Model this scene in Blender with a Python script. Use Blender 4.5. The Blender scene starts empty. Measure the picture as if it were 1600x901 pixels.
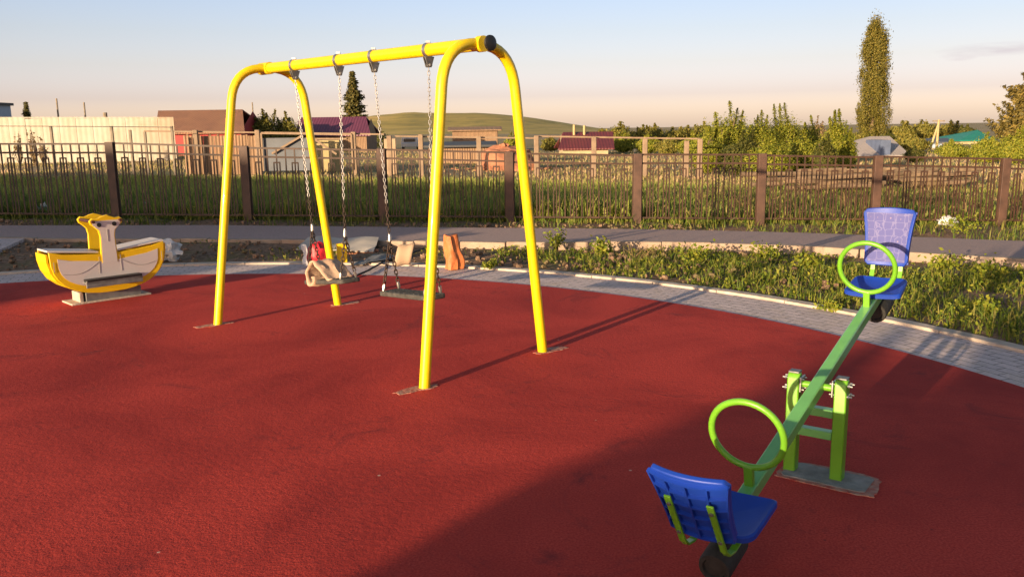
import bpy, bmesh, math, random
import numpy as np
from math import sin, cos, pi, radians, sqrt, atan2
from mathutils import Vector, Matrix, noise

random.seed(7)
rng = np.random.default_rng(11)
scene = bpy.context.scene
COL = scene.collection

# ------------------------------------------------------------------ survey of the place
F, PITCH, ROLL, EYE = 1330.0, 0.1861, -0.0142, 1.70
_f = np.array([0, cos(PITCH), -sin(PITCH)]); _r = np.array([1.0, 0, 0]); _u = np.cross(_r, _f)
RM = np.array([cos(ROLL) * _r + sin(ROLL) * _u, -sin(ROLL) * _r + cos(ROLL) * _u, _f])

def ray(px, py): return RM.T @ np.array([(px - 800) / F, -(py - 450.5) / F, 1.0])
def at(px, py, y):
    d = ray(px, py); return Vector((d[0] * y / d[1], y, EYE + d[2] * y / d[1]))
def gnd(px, py, z=0.0):
    d = ray(px, py); k = (z - EYE) / d[2]; return Vector((d[0] * k, d[1] * k, z))

CX, CY, R_RED, R_PAV, R_KERB = -3.5, 3.08, 7.17, 7.95, 8.06
FENCE_Y = 16.0
def sm(t): t = min(1.0, max(0.0, t)); return t * t * (3 - 2 * t)
def zf(x): return -0.0209 * max(-14.0, min(14.0, x)) - 0.033
def tz(x, y):
    """height of the natural ground"""
    d = math.hypot(x - CX, y - CY) - R_KERB
    if d <= 0: return 0.0
    k = sm(d / max(0.5, d + max(0.0, FENCE_Y - y))) if y < FENCE_Y else 1.0
    z = zf(x) * k
    if y > 40: z -= sm((y - 40) / 80) * 0.6
    return z
def ter(px, py, dz=0.0):
    z = 0.0
    for _ in range(30):
        p = gnd(px, py, z + dz); z = 0.5 * z + 0.5 * tz(p.x, p.y)
    p.z = z; return p

# ------------------------------------------------------------------ materials
def mat(name, col, rough=0.7, metal=0.0, noise_s=None, var=0.25, bump=0.0, bump_s=None, detail=4, spec=0.5, col2=None, coat=0.0):
    m = bpy.data.materials.new(name); m.use_nodes = True
    nt = m.node_tree; b = nt.nodes['Principled BSDF']
    b.inputs['Base Color'].default_value = (*col, 1); b.inputs['Roughness'].default_value = rough
    b.inputs['Metallic'].default_value = metal; b.inputs['Specular IOR Level'].default_value = spec
    b.inputs['Coat Weight'].default_value = coat
    tc = nt.nodes.new('ShaderNodeTexCoord')
    if noise_s:
        n = nt.nodes.new('ShaderNodeTexNoise'); n.inputs['Scale'].default_value = noise_s; n.inputs['Detail'].default_value = detail
        nt.links.new(tc.outputs['Object'], n.inputs['Vector'])
        r = nt.nodes.new('ShaderNodeValToRGB')
        c2 = col2 if col2 else tuple(c * (1 - var) for c in col)
        c1 = col if col2 else tuple(min(1, c * (1 + var)) for c in col)
        r.color_ramp.elements[0].position = 0.3; r.color_ramp.elements[1].position = 0.7
        r.color_ramp.elements[0].color = (*c2, 1); r.color_ramp.elements[1].color = (*c1, 1)
        nt.links.new(n.outputs['Fac'], r.inputs['Fac']); nt.links.new(r.outputs['Color'], b.inputs['Base Color'])
    if bump:
        n2 = nt.nodes.new('ShaderNodeTexNoise'); n2.inputs['Scale'].default_value = bump_s or noise_s or 20; n2.inputs['Detail'].default_value = 5
        nt.links.new(tc.outputs['Object'], n2.inputs['Vector'])
        bp = nt.nodes.new('ShaderNodeBump'); bp.inputs['Strength'].default_value = bump; bp.inputs['Distance'].default_value = 0.02
        nt.links.new(n2.outputs['Fac'], bp.inputs['Height']); nt.links.new(bp.outputs['Normal'], b.inputs['Normal'])
    return m

def leaf_mat(name, cols, rough=0.6, trans=0.25):
    """foliage: every leaf island picks its own green"""
    m = bpy.data.materials.new(name); m.use_nodes = True
    nt = m.node_tree; b = nt.nodes['Principled BSDF']; b.inputs['Roughness'].default_value = rough
    b.inputs['Specular IOR Level'].default_value = 0.25
    g = nt.nodes.new('ShaderNodeNewGeometry'); r = nt.nodes.new('ShaderNodeValToRGB')
    el = r.color_ramp.elements
    el[0].color = (*cols[0], 1); el[1].color = (*cols[-1], 1)
    for i, c in enumerate(cols[1:-1]):
        e = el.new((i + 1) / (len(cols) - 1)); e.color = (*c, 1)
    nt.links.new(g.outputs['Random Per Island'], r.inputs['Fac']); nt.links.new(r.outputs['Color'], b.inputs['Base Color'])
    t = nt.nodes.new('ShaderNodeBsdfTranslucent'); nt.links.new(r.outputs['Color'], t.inputs['Color'])
    mx = nt.nodes.new('ShaderNodeMixShader'); mx.inputs[0].default_value = trans
    nt.links.new(b.outputs[0], mx.inputs[1]); nt.links.new(t.outputs[0], mx.inputs[2])
    nt.links.new(mx.outputs[0], nt.nodes['Material Output'].inputs['Surface'])
    return m

class NT:
    """tiny node helper"""
    def __init__(s, name):
        s.m = bpy.data.materials.new(name); s.m.use_nodes = True; s.t = s.m.node_tree; s.b = s.t.nodes['Principled BSDF']
    def n(s, kind, **kw):
        x = s.t.nodes.new('ShaderNode' + kind)
        for k, v in kw.items():
            if k in x.inputs: x.inputs[k].default_value = v
            else: setattr(x, k, v)
        return x
    def l(s, a, b): s.t.links.new(a, b)
    def ramp(s, fac, stops):
        r = s.n('ValToRGB'); e = r.color_ramp.elements
        e[0].position, e[0].color = stops[0][0], (*stops[0][1], 1); e[1].position, e[1].color = stops[-1][0], (*stops[-1][1], 1)
        for p, c in stops[1:-1]:
            q = e.new(p); q.color = (*c, 1)
        s.l(fac, r.inputs['Fac']); return r.outputs['Color']
    def noise(s, vec, scale, detail=5, rough=0.55, dist=0.0):
        x = s.n('TexNoise', Scale=scale, Detail=detail, Roughness=rough, Distortion=dist); s.l(vec, x.inputs['Vector']); return x.outputs['Fac']
    def mix(s, fac, a, b, mode='MIX'):
        x = s.n('Mix', data_type='RGBA', blend_type=mode)
        if hasattr(fac, 'links'): s.l(fac, x.inputs[0])
        else: x.inputs[0].default_value = fac
        for v, i in ((a, 6), (b, 7)):
            if hasattr(v, 'links'): s.l(v, x.inputs[i])
            else: x.inputs[i].default_value = (*v, 1)
        return x.outputs[2]
    def bump(s, h, strength, dist):
        x = s.n('Bump', Strength=strength, Distance=dist); s.l(h, x.inputs['Height']); s.l(x.outputs['Normal'], s.b.inputs['Normal']); return x

def rubber_mat():
    k = NT('red_rubber'); o = k.n('TexCoord').outputs['Object']
    grain = k.noise(o, 95, 3, 0.65); mid = k.noise(o, 28, 4); big = k.noise(o, 0.55, 5, 0.65, 0.6); scuff = k.noise(o, 1.3, 7, 0.75, 1.8)
    c = k.ramp(grain, [(0.28, (0.30, 0.030, 0.024)), (0.52, (0.50, 0.052, 0.040)), (0.74, (0.60, 0.088, 0.066))])
    c = k.mix(k.ramp(big, [(0.42, (0, 0, 0)), (0.66, (0.85, 0.85, 0.85))]), c, (0.27, 0.026, 0.024))
    c = k.mix(k.ramp(scuff, [(0.56, (0, 0, 0)), (0.70, (0.75, 0.75, 0.75))]), c, (0.17, 0.028, 0.030))
    c = k.mix(k.ramp(k.noise(o, 3.1, 7, 0.75, 0.6), [(0.66, (0, 0, 0)), (0.80, (0.45, 0.45, 0.45))]), c, (0.42, 0.15, 0.11))
    vo = k.n('TexVoronoi', Scale=2.3); k.l(o, vo.inputs['Vector'])          # scattered grit and crumbs trodden in
    c = k.mix(k.ramp(vo.outputs['Distance'], [(0.012, (0.9, 0.9, 0.9)), (0.022, (0, 0, 0))]), c, (0.60, 0.42, 0.34))
    vo2 = k.n('TexVoronoi', Scale=5.1); k.l(o, vo2.inputs['Vector'])
    c = k.mix(k.ramp(vo2.outputs['Distance'], [(0.02, (0.8, 0.8, 0.8)), (0.045, (0, 0, 0))]), c, (0.16, 0.03, 0.03))
    k.l(c, k.b.inputs['Base Color']); k.b.inputs['Roughness'].default_value = 0.9; k.b.inputs['Specular IOR Level'].default_value = 0.12
    a = k.n('Math', operation='ADD'); k.l(grain, a.inputs[0])
    mm = k.n('Math', operation='MULTIPLY'); k.l(mid, mm.inputs[0]); mm.inputs[1].default_value = 1.6; k.l(mm.outputs[0], a.inputs[1])
    k.bump(a.outputs[0], 0.24, 0.010)
    return k.m

def soil_mat():
    k = NT('bare_soil'); o = k.n('TexCoord').outputs['Object']
    n1 = k.noise(o, 1.3, 6, 0.6); n2 = k.noise(o, 14, 6, 0.65); n3 = k.noise(o, 60, 4, 0.6)
    c = k.ramp(n2, [(0.3, (0.12, 0.073, 0.050)), (0.55, (0.29, 0.185, 0.125)), (0.75, (0.42, 0.29, 0.20))])
    g = k.ramp(k.noise(o, 9, 5, 0.7), [(0.45, (0.08, 0.10, 0.03)), (0.65, (0.20, 0.22, 0.06))])
    c = k.mix(k.ramp(n1, [(0.50, (0, 0, 0)), (0.66, (0.6, 0.6, 0.6))]), c, g)
    c = k.mix(k.ramp(n3, [(0.68, (0, 0, 0)), (0.74, (0.6, 0.6, 0.6))]), c, (0.26, 0.21, 0.16))
    k.l(c, k.b.inputs['Base Color']); k.b.inputs['Roughness'].default_value = 0.95; k.b.inputs['Specular IOR Level'].default_value = 0.1
    k.bump(n2, 0.9, 0.06); return k.m

def field_mat():
    k = NT('dry_field'); o = k.n('TexCoord').outputs['Object']
    n1 = k.noise(o, 0.12, 5, 0.6); n2 = k.noise(o, 2.5, 6, 0.7)
    c = k.ramp(n2, [(0.3, (0.20, 0.14, 0.07)), (0.6, (0.36, 0.25, 0.14)), (0.8, (0.45, 0.32, 0.20))])
    c = k.mix(k.ramp(n1, [(0.45, (0, 0, 0)), (0.6, (0.8, 0.8, 0.8))]), c, (0.17, 0.17, 0.045))
    k.l(c, k.b.inputs['Base Color']); k.b.inputs['Roughness'].default_value = 1.0; k.bump(n2, 0.8, 0.1); return k.m

def paver_mat():
    k = NT('grey_pavers'); uv = k.n('UVMap').outputs['UV']; o = k.n('TexCoord').outputs['Object']
    br = k.n('TexBrick', Scale=1.0); br.offset = 0.5
    br.inputs['Brick Width'].default_value = 0.20; br.inputs['Row Height'].default_value = 0.0985; br.inputs['Mortar Size'].default_value = 0.006
    br.inputs['Mortar Smooth'].default_value = 0.3; br.inputs['Bias'].default_value = 0.1
    br.inputs['Color1'].default_value = (0.74, 0.58, 0.58, 1); br.inputs['Color2'].default_value = (0.58, 0.455, 0.47, 1); br.inputs['Mortar'].default_value = (0.09, 0.075, 0.06, 1)
    k.l(uv, br.inputs['Vector'])
    c = k.mix(k.ramp(k.noise(o, 3.0, 6, 0.7, 0.5), [(0.5, (0, 0, 0)), (0.72, (0.75, 0.75, 0.75))]), br.outputs['Color'], (0.50, 0.37, 0.27))
    c = k.mix(k.ramp(k.noise(o, 45, 4, 0.7), [(0.4, (0.6, 0.6, 0.6)), (0.65, (1.1, 1.1, 1.1))]), (0, 0, 0), c) if False else k.mix(0.35, c, k.ramp(k.noise(o, 45, 4, 0.7), [(0.35, (0.24, 0.20, 0.19)), (0.65, (0.66, 0.58, 0.54))]))
    k.l(c, k.b.inputs['Base Color']); k.b.inputs['Roughness'].default_value = 0.9
    inv = k.n('Math', operation='SUBTRACT'); inv.inputs[0].default_value = 1.0; k.l(br.outputs['Fac'], inv.inputs[1])
    ad = k.n('Math', operation='ADD'); k.l(inv.outputs[0], ad.inputs[0])
    ns = k.n('Math', operation='MULTIPLY'); k.l(k.noise(o, 40, 4), ns.inputs[0]); ns.inputs[1].default_value = 0.6; k.l(ns.outputs[0], ad.inputs[1])
    k.bump(ad.outputs[0], 0.7, 0.012); return k.m

def stripes_mat(name, c1, c2, scale, axis='X', rough=0.6, bump=0.5, stain=None):
    """ribbed sheet / boards: a wave across the sheet plus weathering"""
    k = NT(name); o = k.n('TexCoord').outputs['Object']
    w = k.n('TexWave', Scale=scale, Distortion=0.0); w.bands_direction = axis; k.l(o, w.inputs['Vector'])
    nn = k.noise(o, 0.8, 6, 0.7)
    c = k.mix(k.ramp(nn, [(0.35, (0, 0, 0)), (0.7, (1, 1, 1))]), c1, c2)
    if stain: c = k.mix(k.ramp(k.noise(o, 0.35, 5, 0.6, 0.5), [(0.52, (0, 0, 0)), (0.68, (0.7, 0.7, 0.7))]), c, stain)
    k.l(c, k.b.inputs['Base Color']); k.b.inputs['Roughness'].default_value = rough
    k.bump(w.outputs['Fac'], bump, 0.03); return k.m

def print_mat():
    """printed play pattern on the backrest: pale sheet with a white street-like print"""
    k = NT('printed_board'); o = k.n('TexCoord').outputs['Object']
    v = k.n('TexVoronoi', Scale=22.0, distance='CHEBYCHEV', feature='F1'); k.l(o, v.inputs['Vector'])
    v.inputs['Randomness'].default_value = 0.45
    v2 = k.n('TexVoronoi', Scale=22.0, distance='CHEBYCHEV', feature='F2'); k.l(o, v2.inputs['Vector']); v2.inputs['Randomness'].default_value = 0.45
    s = k.n('Math', operation='SUBTRACT'); k.l(v2.outputs['Distance'], s.inputs[0]); k.l(v.outputs['Distance'], s.inputs[1])
    c = k.ramp(s.outputs[0], [(0.0, (0.165, 0.165, 0.35)), (0.04, (0.165, 0.165, 0.35)), (0.08, (0.105, 0.11, 0.30))])
    c2 = k.ramp(v.outputs['Distance'], [(0.08, (0.26, 0.22, 0.33)), (0.13, (0, 0, 0))])
    c = k.mix(0.85, c, c2, 'LIGHTEN')
    k.l(c, k.b.inputs['Base Color']); k.b.inputs['Roughness'].default_value = 0.75; k.b.inputs['Specular IOR Level'].default_value = 0.15; return k.m

M = dict(
    yellow=mat('yellow_paint', (0.76, 0.56, 0.004), 0.38, noise_s=11, detail=9, col2=(0.66, 0.46, 0.006), coat=0.2, bump=0.02, bump_s=90),
    lime=mat('lime_paint', (0.135, 0.36, 0.020), 0.36, noise_s=9, var=0.07, coat=0.15, bump=0.02, bump_s=90),
    green=mat('sky_lit_lime_paint', (0.15, 0.42, 0.12), 0.30, noise_s=9, var=0.08, coat=0.25, bump=0.02, bump_s=90),  # same lime paint, with the sky's reflection put into its colour
    blue=mat('blue_plastic', (0.006, 0.042, 0.35), 0.5, noise_s=7, var=0.10, bump=0.03, bump_s=140),
    print=print_mat(),
    black=mat('black_rubber', (0.018, 0.017, 0.016), 0.75, noise_s=25, var=0.4, bump=0.2, bump_s=60),
    blackp=mat('black_plastic', (0.012, 0.012, 0.013), 0.45, noise_s=25, var=0.3),
    rubseat=mat('seat_rubber', (0.055, 0.052, 0.050), 0.8, noise_s=18, var=0.45, bump=0.3, bump_s=40),
    chrome=mat('galvanised_steel', (0.44, 0.43, 0.42), 0.38, 0.9, noise_s=30, var=0.2),
    cap=mat('grey_steel_cap', (0.20, 0.20, 0.20), 0.5, 0.6, noise_s=20, var=0.3),
    darkchain=mat('dark_chain', (0.045, 0.028, 0.020), 0.55, 0.3, noise_s=30, var=0.6),
    rubber=rubber_mat(), soil=soil_mat(), field=field_mat(), paver=paver_mat(),
    kerb=mat('kerb_concrete', (0.54, 0.46, 0.39), 0.9, noise_s=7, col2=(0.36, 0.29, 0.24), bump=0.3, bump_s=30, detail=8),
    pkerb=mat('path_kerb_concrete', (0.40, 0.30, 0.23), 0.9, noise_s=5, col2=(0.29, 0.21, 0.16), bump=0.3, bump_s=30, detail=8),
    navy=mat('blue_grey_shade', (0.10, 0.13, 0.22), 0.6, noise_s=2, var=0.15),
    conc=mat('concrete', (0.30, 0.29, 0.28), 0.92, noise_s=9, col2=(0.12, 0.115, 0.11), bump=0.6, bump_s=28, detail=8),
    footing=mat('worn_footing', (0.40, 0.26, 0.20), 0.95, noise_s=22, col2=(0.34, 0.050, 0.036), bump=0.6, bump_s=40, detail=8),
    asphalt=mat('asphalt', (0.42, 0.29, 0.265), 0.9, noise_s=30, col2=(0.30, 0.215, 0.205), bump=0.35, bump_s=110, detail=8),
    fence=mat('brown_fence_paint', (0.052, 0.024, 0.014), 0.55, noise_s=8, var=0.3),
    fpost=mat('dark_fence_post', (0.080, 0.042, 0.030), 0.6, noise_s=6, var=0.3),
    hdpe=mat('white_board', (0.58, 0.53, 0.53), 0.5, noise_s=4, var=0.04),
    grove=mat('engraved_line', (0.33, 0.31, 0.30), 0.6),
    yboard=mat('yellow_board', (0.76, 0.48, 0.004), 0.45, noise_s=4, var=0.05),
    handle=mat('dark_handle', (0.06, 0.018, 0.012), 0.5),
    greybox=mat('grey_box_steel', (0.17, 0.17, 0.175), 0.6, 0.2, noise_s=14, var=0.25),
    card=mat('brown_cardboard', (0.40, 0.28, 0.19), 0.9, noise_s=5, var=0.14, bump=0.15, bump_s=30),
    board=mat('grey_packing_board', (0.46, 0.41, 0.36), 0.9, noise_s=3, var=0.15),
    paper=mat('pale_packing_foam', (0.46, 0.31, 0.22), 0.8, noise_s=9, var=0.12, bump=0.3, bump_s=25),
    orange=mat('orange_wrapping', (0.50, 0.15, 0.045), 0.6, noise_s=8, var=0.2, bump=0.4, bump_s=20),
    red=mat('red_bag', (0.50, 0.015, 0.03), 0.5, noise_s=10, var=0.25, bump=0.3, bump_s=20),
    white=mat('white_polythene', (0.60, 0.60, 0.62), 0.45, noise_s=12, var=0.12, bump=0.5, bump_s=25),
    bark=mat('bark', (0.16, 0.11, 0.07), 0.95, noise_s=6, var=0.45, bump=0.8, bump_s=12),
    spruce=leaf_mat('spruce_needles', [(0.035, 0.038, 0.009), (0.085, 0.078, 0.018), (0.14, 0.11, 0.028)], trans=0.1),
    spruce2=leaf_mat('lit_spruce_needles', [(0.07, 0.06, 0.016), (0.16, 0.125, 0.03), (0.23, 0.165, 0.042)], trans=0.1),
    poplar=leaf_mat('poplar_leaves', [(0.07, 0.07, 0.014), (0.14, 0.125, 0.024), (0.23, 0.185, 0.034)]),
    bush=leaf_mat('shrub_leaves', [(0.10, 0.13, 0.012), (0.195, 0.21, 0.020), (0.31, 0.28, 0.035)]),
    bush2=leaf_mat('dark_shrub_leaves', [(0.04, 0.05, 0.012), (0.085, 0.09, 0.018), (0.13, 0.12, 0.026)]),
    wood=leaf_mat('far_wood_leaves', [(0.10, 0.105, 0.018), (0.17, 0.155, 0.028), (0.25, 0.205, 0.04)]),
    grass=leaf_mat('grass_blades', [(0.045, 0.085, 0.012), (0.10, 0.15, 0.018), (0.17, 0.19, 0.025), (0.28, 0.23, 0.07)]),
    tall=leaf_mat('tall_grass_blades', [(0.12, 0.18, 0.04), (0.20, 0.27, 0.055), (0.32, 0.34, 0.06), (0.42, 0.34, 0.13)], trans=0.35),
    stub=leaf_mat('stubble_blades', [(0.22, 0.24, 0.055), (0.36, 0.28, 0.12), (0.50, 0.33, 0.21)], trans=0.2),
    weed=leaf_mat('weed_leaves', [(0.11, 0.16, 0.014), (0.20, 0.23, 0.022), (0.30, 0.28, 0.035)]),
    reed=leaf_mat('dry_stems', [(0.12, 0.085, 0.04), (0.20, 0.14, 0.065), (0.30, 0.21, 0.10)], trans=0.15),
    cream=stripes_mat('cream_sheet_metal', (0.47, 0.435, 0.37), (0.39, 0.345, 0.27), 1.2, 'X', 0.6, 0.22, stain=(0.36, 0.26, 0.17)),
    brownroof=stripes_mat('brown_slate_roof', (0.28, 0.14, 0.085), (0.20, 0.10, 0.065), 3.0, 'X', 0.8, 0.8),
    purple=stripes_mat('purple_metal_roof', (0.15, 0.040, 0.075), (0.12, 0.032, 0.065), 1.4, 'X', 0.45, 0.5),
    maroon=stripes_mat('maroon_metal_roof', (0.14, 0.028, 0.030), (0.11, 0.024, 0.028), 1.4, 'X', 0.5, 0.5),
    greyroof=stripes_mat('grey_slate_roof', (0.40, 0.35, 0.34), (0.33, 0.29, 0.28), 1.6, 'X', 0.8, 0.15),
    teal=stripes_mat('teal_metal_roof', (0.02, 0.24, 0.17), (0.018, 0.20, 0.15), 1.6, 'X', 0.5, 0.4),
    bluewall=mat('pale_blue_siding', (0.34, 0.42, 0.56), 0.7, noise_s=2, var=0.08),
    greywall=mat('grey_sheet', (0.085, 0.095, 0.12), 0.55, 0.1, noise_s=1.2, var=0.2),
    plaster=mat('cream_plaster', (0.40, 0.33, 0.20), 0.9, noise_s=1.5, var=0.12),
    plankw=stripes_mat('weathered_planks', (0.30, 0.19, 0.115), (0.22, 0.135, 0.085), 2.6, 'X', 0.9, 0.8),
    brick=mat('brick_heap', (0.36, 0.15, 0.085), 0.9, noise_s=3, var=0.25),
    redwall=mat('red_boarding', (0.34, 0.03, 0.03), 0.7, noise_s=2, var=0.15),
    glass=mat('dark_window_glass', (0.02, 0.025, 0.035), 0.1),
    trim=mat('dark_trim', (0.05, 0.05, 0.055), 0.6),
    cpost=mat('pale_concrete_post', (0.25, 0.175, 0.12), 0.9, noise_s=4, var=0.15),
    pole=mat('weathered_pole_wood', (0.22, 0.18, 0.14), 0.9, noise_s=4, var=0.25),
    ypole=mat('pale_pole', (0.38, 0.30, 0.15), 0.85, noise_s=4, var=0.1),
    vanw=mat('white_van_paint', (0.42, 0.42, 0.42), 0.35, noise_s=3, var=0.04),
)

def hill_mat():
    k = NT('hill_grass'); o = k.n('TexCoord').outputs['Object']
    mp = k.n('Mapping'); mp.inputs['Scale'].default_value = (0.006, 0.006, 0.16); k.l(o, mp.inputs['Vector'])
    n1 = k.noise(mp.outputs[0], 2.2, 6, 0.65, 0.6); n2 = k.noise(o, 0.05, 6, 0.7)
    c = k.ramp(n1, [(0.32, (0.24, 0.185, 0.028)), (0.5, (0.38, 0.28, 0.05)), (0.68, (0.52, 0.34, 0.10))])
    c = k.mix(k.ramp(n2, [(0.52, (0, 0, 0)), (0.62, (0.75, 0.75, 0.75))]), c, (0.18, 0.16, 0.03))
    k.l(c, k.b.inputs['Base Color']); k.b.inputs['Roughness'].default_value = 1.0; return k.m
M['hill'] = hill_mat()

# ------------------------------------------------------------------ mesh builder
ORI = {}
def frame(d, up=Vector((0, 0, 1))):
    d = d.normalized()
    if abs(d.dot(up)) > 0.98: up = Vector((0, 1, 0)) if abs(d.y) < 0.9 else Vector((1, 0, 0))
    s = d.cross(up).normalized(); return s, s.cross(d).normalized()

class MB:
    def __init__(s): s.v = []; s.f = []
    def add(s, vs, fs):
        o = len(s.v); s.v += [tuple(v) for v in vs]; s.f += [tuple(i + o for i in f) for f in fs]; return s
    def box(s, c, size, M3=None):
        c = Vector(c); h = Vector(size) / 2; vs = []
        for z in (-1, 1):
            for x, y in ((-1, -1), (1, -1), (1, 1), (-1, 1)):
                p = Vector((x * h.x, y * h.y, z * h.z))
                vs.append(c + (M3 @ p if M3 else p))
        return s.add(vs, [(3, 2, 1, 0), (4, 5, 6, 7), (0, 1, 5, 4), (1, 2, 6, 5), (2, 3, 7, 6), (3, 0, 4, 7)])
    def bar(s, a, b, w, h, up=Vector((0, 0, 1))):
        a, b = Vector(a), Vector(b); sd, u = frame(b - a, up); vs = []
        for p in (a, b):
            for x, y in ((-1, -1), (1, -1), (1, 1), (-1, 1)): vs.append(p + sd * x * w / 2 + u * y * h / 2)
        return s.add(vs, [(0, 1, 2, 3), (7, 6, 5, 4), (0, 4, 5, 1), (1, 5, 6, 2), (2, 6, 7, 3), (3, 7, 4, 0)])
    def tube(s, path, r, n=12, closed=False, caps=True):
        P = [Vector(p) for p in path]; k = len(P); rs = r if isinstance(r, (list, tuple)) else [r] * k
        vs = []; pu = None
        for i in range(k):
            d = (P[(i + 1) % k] - P[i - 1]) if closed else (P[min(i + 1, k - 1)] - P[max(i - 1, 0)])
            if d.length < 1e-9: d = Vector((0, 0, 1))
            d.normalize()
            if pu is None: sd, u = frame(d)
            else:
                u = (pu - d * pu.dot(d)); u = u.normalized() if u.length > 1e-6 else frame(d)[1]; sd = d.cross(u)
            pu = u
            for j in range(n):
                a = 2 * pi * j / n; vs.append(P[i] + (sd * cos(a) + u * sin(a)) * rs[i])
        fs = []
        for i in range(k if closed else k - 1):
            for j in range(n):
                a, b = i * n + j, i * n + (j + 1) % n; c, d2 = ((i + 1) % k) * n + (j + 1) % n, ((i + 1) % k) * n + j
                fs.append((a, b, c, d2))
        if caps and not closed:
            fs.append(tuple(range(n - 1, -1, -1))); fs.append(tuple(range((k - 1) * n, k * n)))
        return s.add(vs, fs)
    def prism(s, poly, o, ax, ay, t):
        """closed polygon (x,y) in the plane o+ax*x+ay*y, given thickness t (centred)"""
        o, ax, ay = Vector(o), Vector(ax), Vector(ay); nn = ax.cross(ay).normalized(); k = len(poly)
        vs = [o + ax * x + ay * y - nn * t / 2 for x, y in poly] + [o + ax * x + ay * y + nn * t / 2 for x, y in poly]
        fs = [tuple(range(k - 1, -1, -1)), tuple(range(k, 2 * k))] + [(i, (i + 1) % k, k + (i + 1) % k, k + i) for i in range(k)]
        return s.add(vs, fs)
    def ball(s, c, r, nu=12, nv=8, sc=(1, 1, 1), wob=0.0, seed=0):
        c = Vector(c); vs = []; fs = []
        for i in range(nv + 1):
            th = pi * i / nv
            for j in range(nu):
                ph = 2 * pi * j / nu; p = Vector((sin(th) * cos(ph), sin(th) * sin(ph), cos(th)))
                k = 1 + wob * noise.noise(p * 2.1 + Vector((seed, 0, 0)))
                vs.append(c + Vector((p.x * r * sc[0] * k, p.y * r * sc[1] * k, p.z * r * sc[2] * k)))
        for i in range(nv):
            for j in range(nu): fs.append((i * nu + j, (i + 1) * nu + j, (i + 1) * nu + (j + 1) % nu, i * nu + (j + 1) % nu))
        return s.add(vs, fs)
    def build(s, name, m, parent=None, smooth=False, bevel=0.0, origin=None, seg=2):
        me = bpy.data.meshes.new(name)
        o = bpy.data.objects.new(name, me); COL.objects.link(o)
        po = ORI.get(parent.name, Vector()) if parent else Vector()
        og = Vector(origin) if origin is not None else po
        me.from_pydata([(v[0] - og.x, v[1] - og.y, v[2] - og.z) for v in s.v], [], s.f); me.update()
        bm = bmesh.new(); bm.from_mesh(me); bmesh.ops.remove_doubles(bm, verts=bm.verts, dist=1e-5)
        bmesh.ops.recalc_face_normals(bm, faces=bm.faces); bm.to_mesh(me); bm.free()
        me.materials.append(M[m] if isinstance(m, str) else m)
        if parent: o.parent = parent
        o.location = og - po; ORI[o.name] = og
        if bevel:
            b = o.modifiers.new('edge_rounding', 'BEVEL'); b.width = bevel; b.segments = seg; b.limit_method = 'ANGLE'; b.angle_limit = radians(35)
        if smooth or bevel:
            for p in me.polygons: p.use_smooth = True
            try: me.set_sharp_from_angle(angle=radians(40))
            except Exception: pass
        return o

def tag(o, label=None, cat=None, group=None, kind=None):
    if label: o['label'] = label
    if cat: o['category'] = cat
    if group: o['group'] = group
    if kind: o['kind'] = kind
    return o
def thing(name, loc, label, cat, group=None):
    o = bpy.data.objects.new(name, None); COL.objects.link(o); o.location = loc; o.empty_display_size = 0.2
    ORI[o.name] = Vector(loc); return tag(o, label, cat, group)
def struct(o): o['kind'] = 'structure'; return o

# ------------------------------------------------------------------ camera, sky, sun
cd = bpy.data.cameras.new('camera'); cam = bpy.data.objects.new('camera', cd); COL.objects.link(cam)
cd.sensor_fit = 'HORIZONTAL'; cd.sensor_width = 36; cd.lens = F / 1600 * 36; cd.clip_end = 5000; cd.clip_start = 0.05
cam.matrix_world = Matrix(((RM[0][0], RM[1][0], -RM[2][0], 0), (RM[0][1], RM[1][1], -RM[2][1], 0), (RM[0][2], RM[1][2], -RM[2][2], EYE), (0, 0, 0, 1)))
scene.camera = cam

SUN_AZ, SUN_EL = radians(53.0), radians(7.6)          # direction the light travels, and height of the sun
SD = Vector((cos(SUN_AZ), sin(SUN_AZ), 0)); SN = Vector((sin(SUN_AZ), -cos(SUN_AZ), 0)); TAN = math.tan(SUN_EL)
sl = bpy.data.lights.new('sun', 'SUN'); sl.energy = 5.0; sl.angle = radians(0.5); sl.color = (1.0, 0.75, 0.46)
so = bpy.data.objects.new('sun', sl); COL.objects.link(so)
so.rotation_euler = Vector((SD.x * cos(SUN_EL), SD.y * cos(SUN_EL), -sin(SUN_EL))).to_track_quat('-Z', 'Y').to_euler()

w = bpy.data.worlds.new('World'); scene.world = w; w.use_nodes = True
nt = w.node_tree; bg = nt.nodes['Background']
sky = nt.nodes.new('ShaderNodeTexSky'); sky.sky_type = 'NISHITA'; sky.sun_disc = False
sky.sun_elevation = SUN_EL
sky.sun_rotation = pi / 2 - (SUN_AZ + pi)
sky.air_density = 1.0; sky.dust_density = 1.2; sky.ozone_density = 1.0
bg.inputs['Strength'].default_value = 0.085
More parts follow.
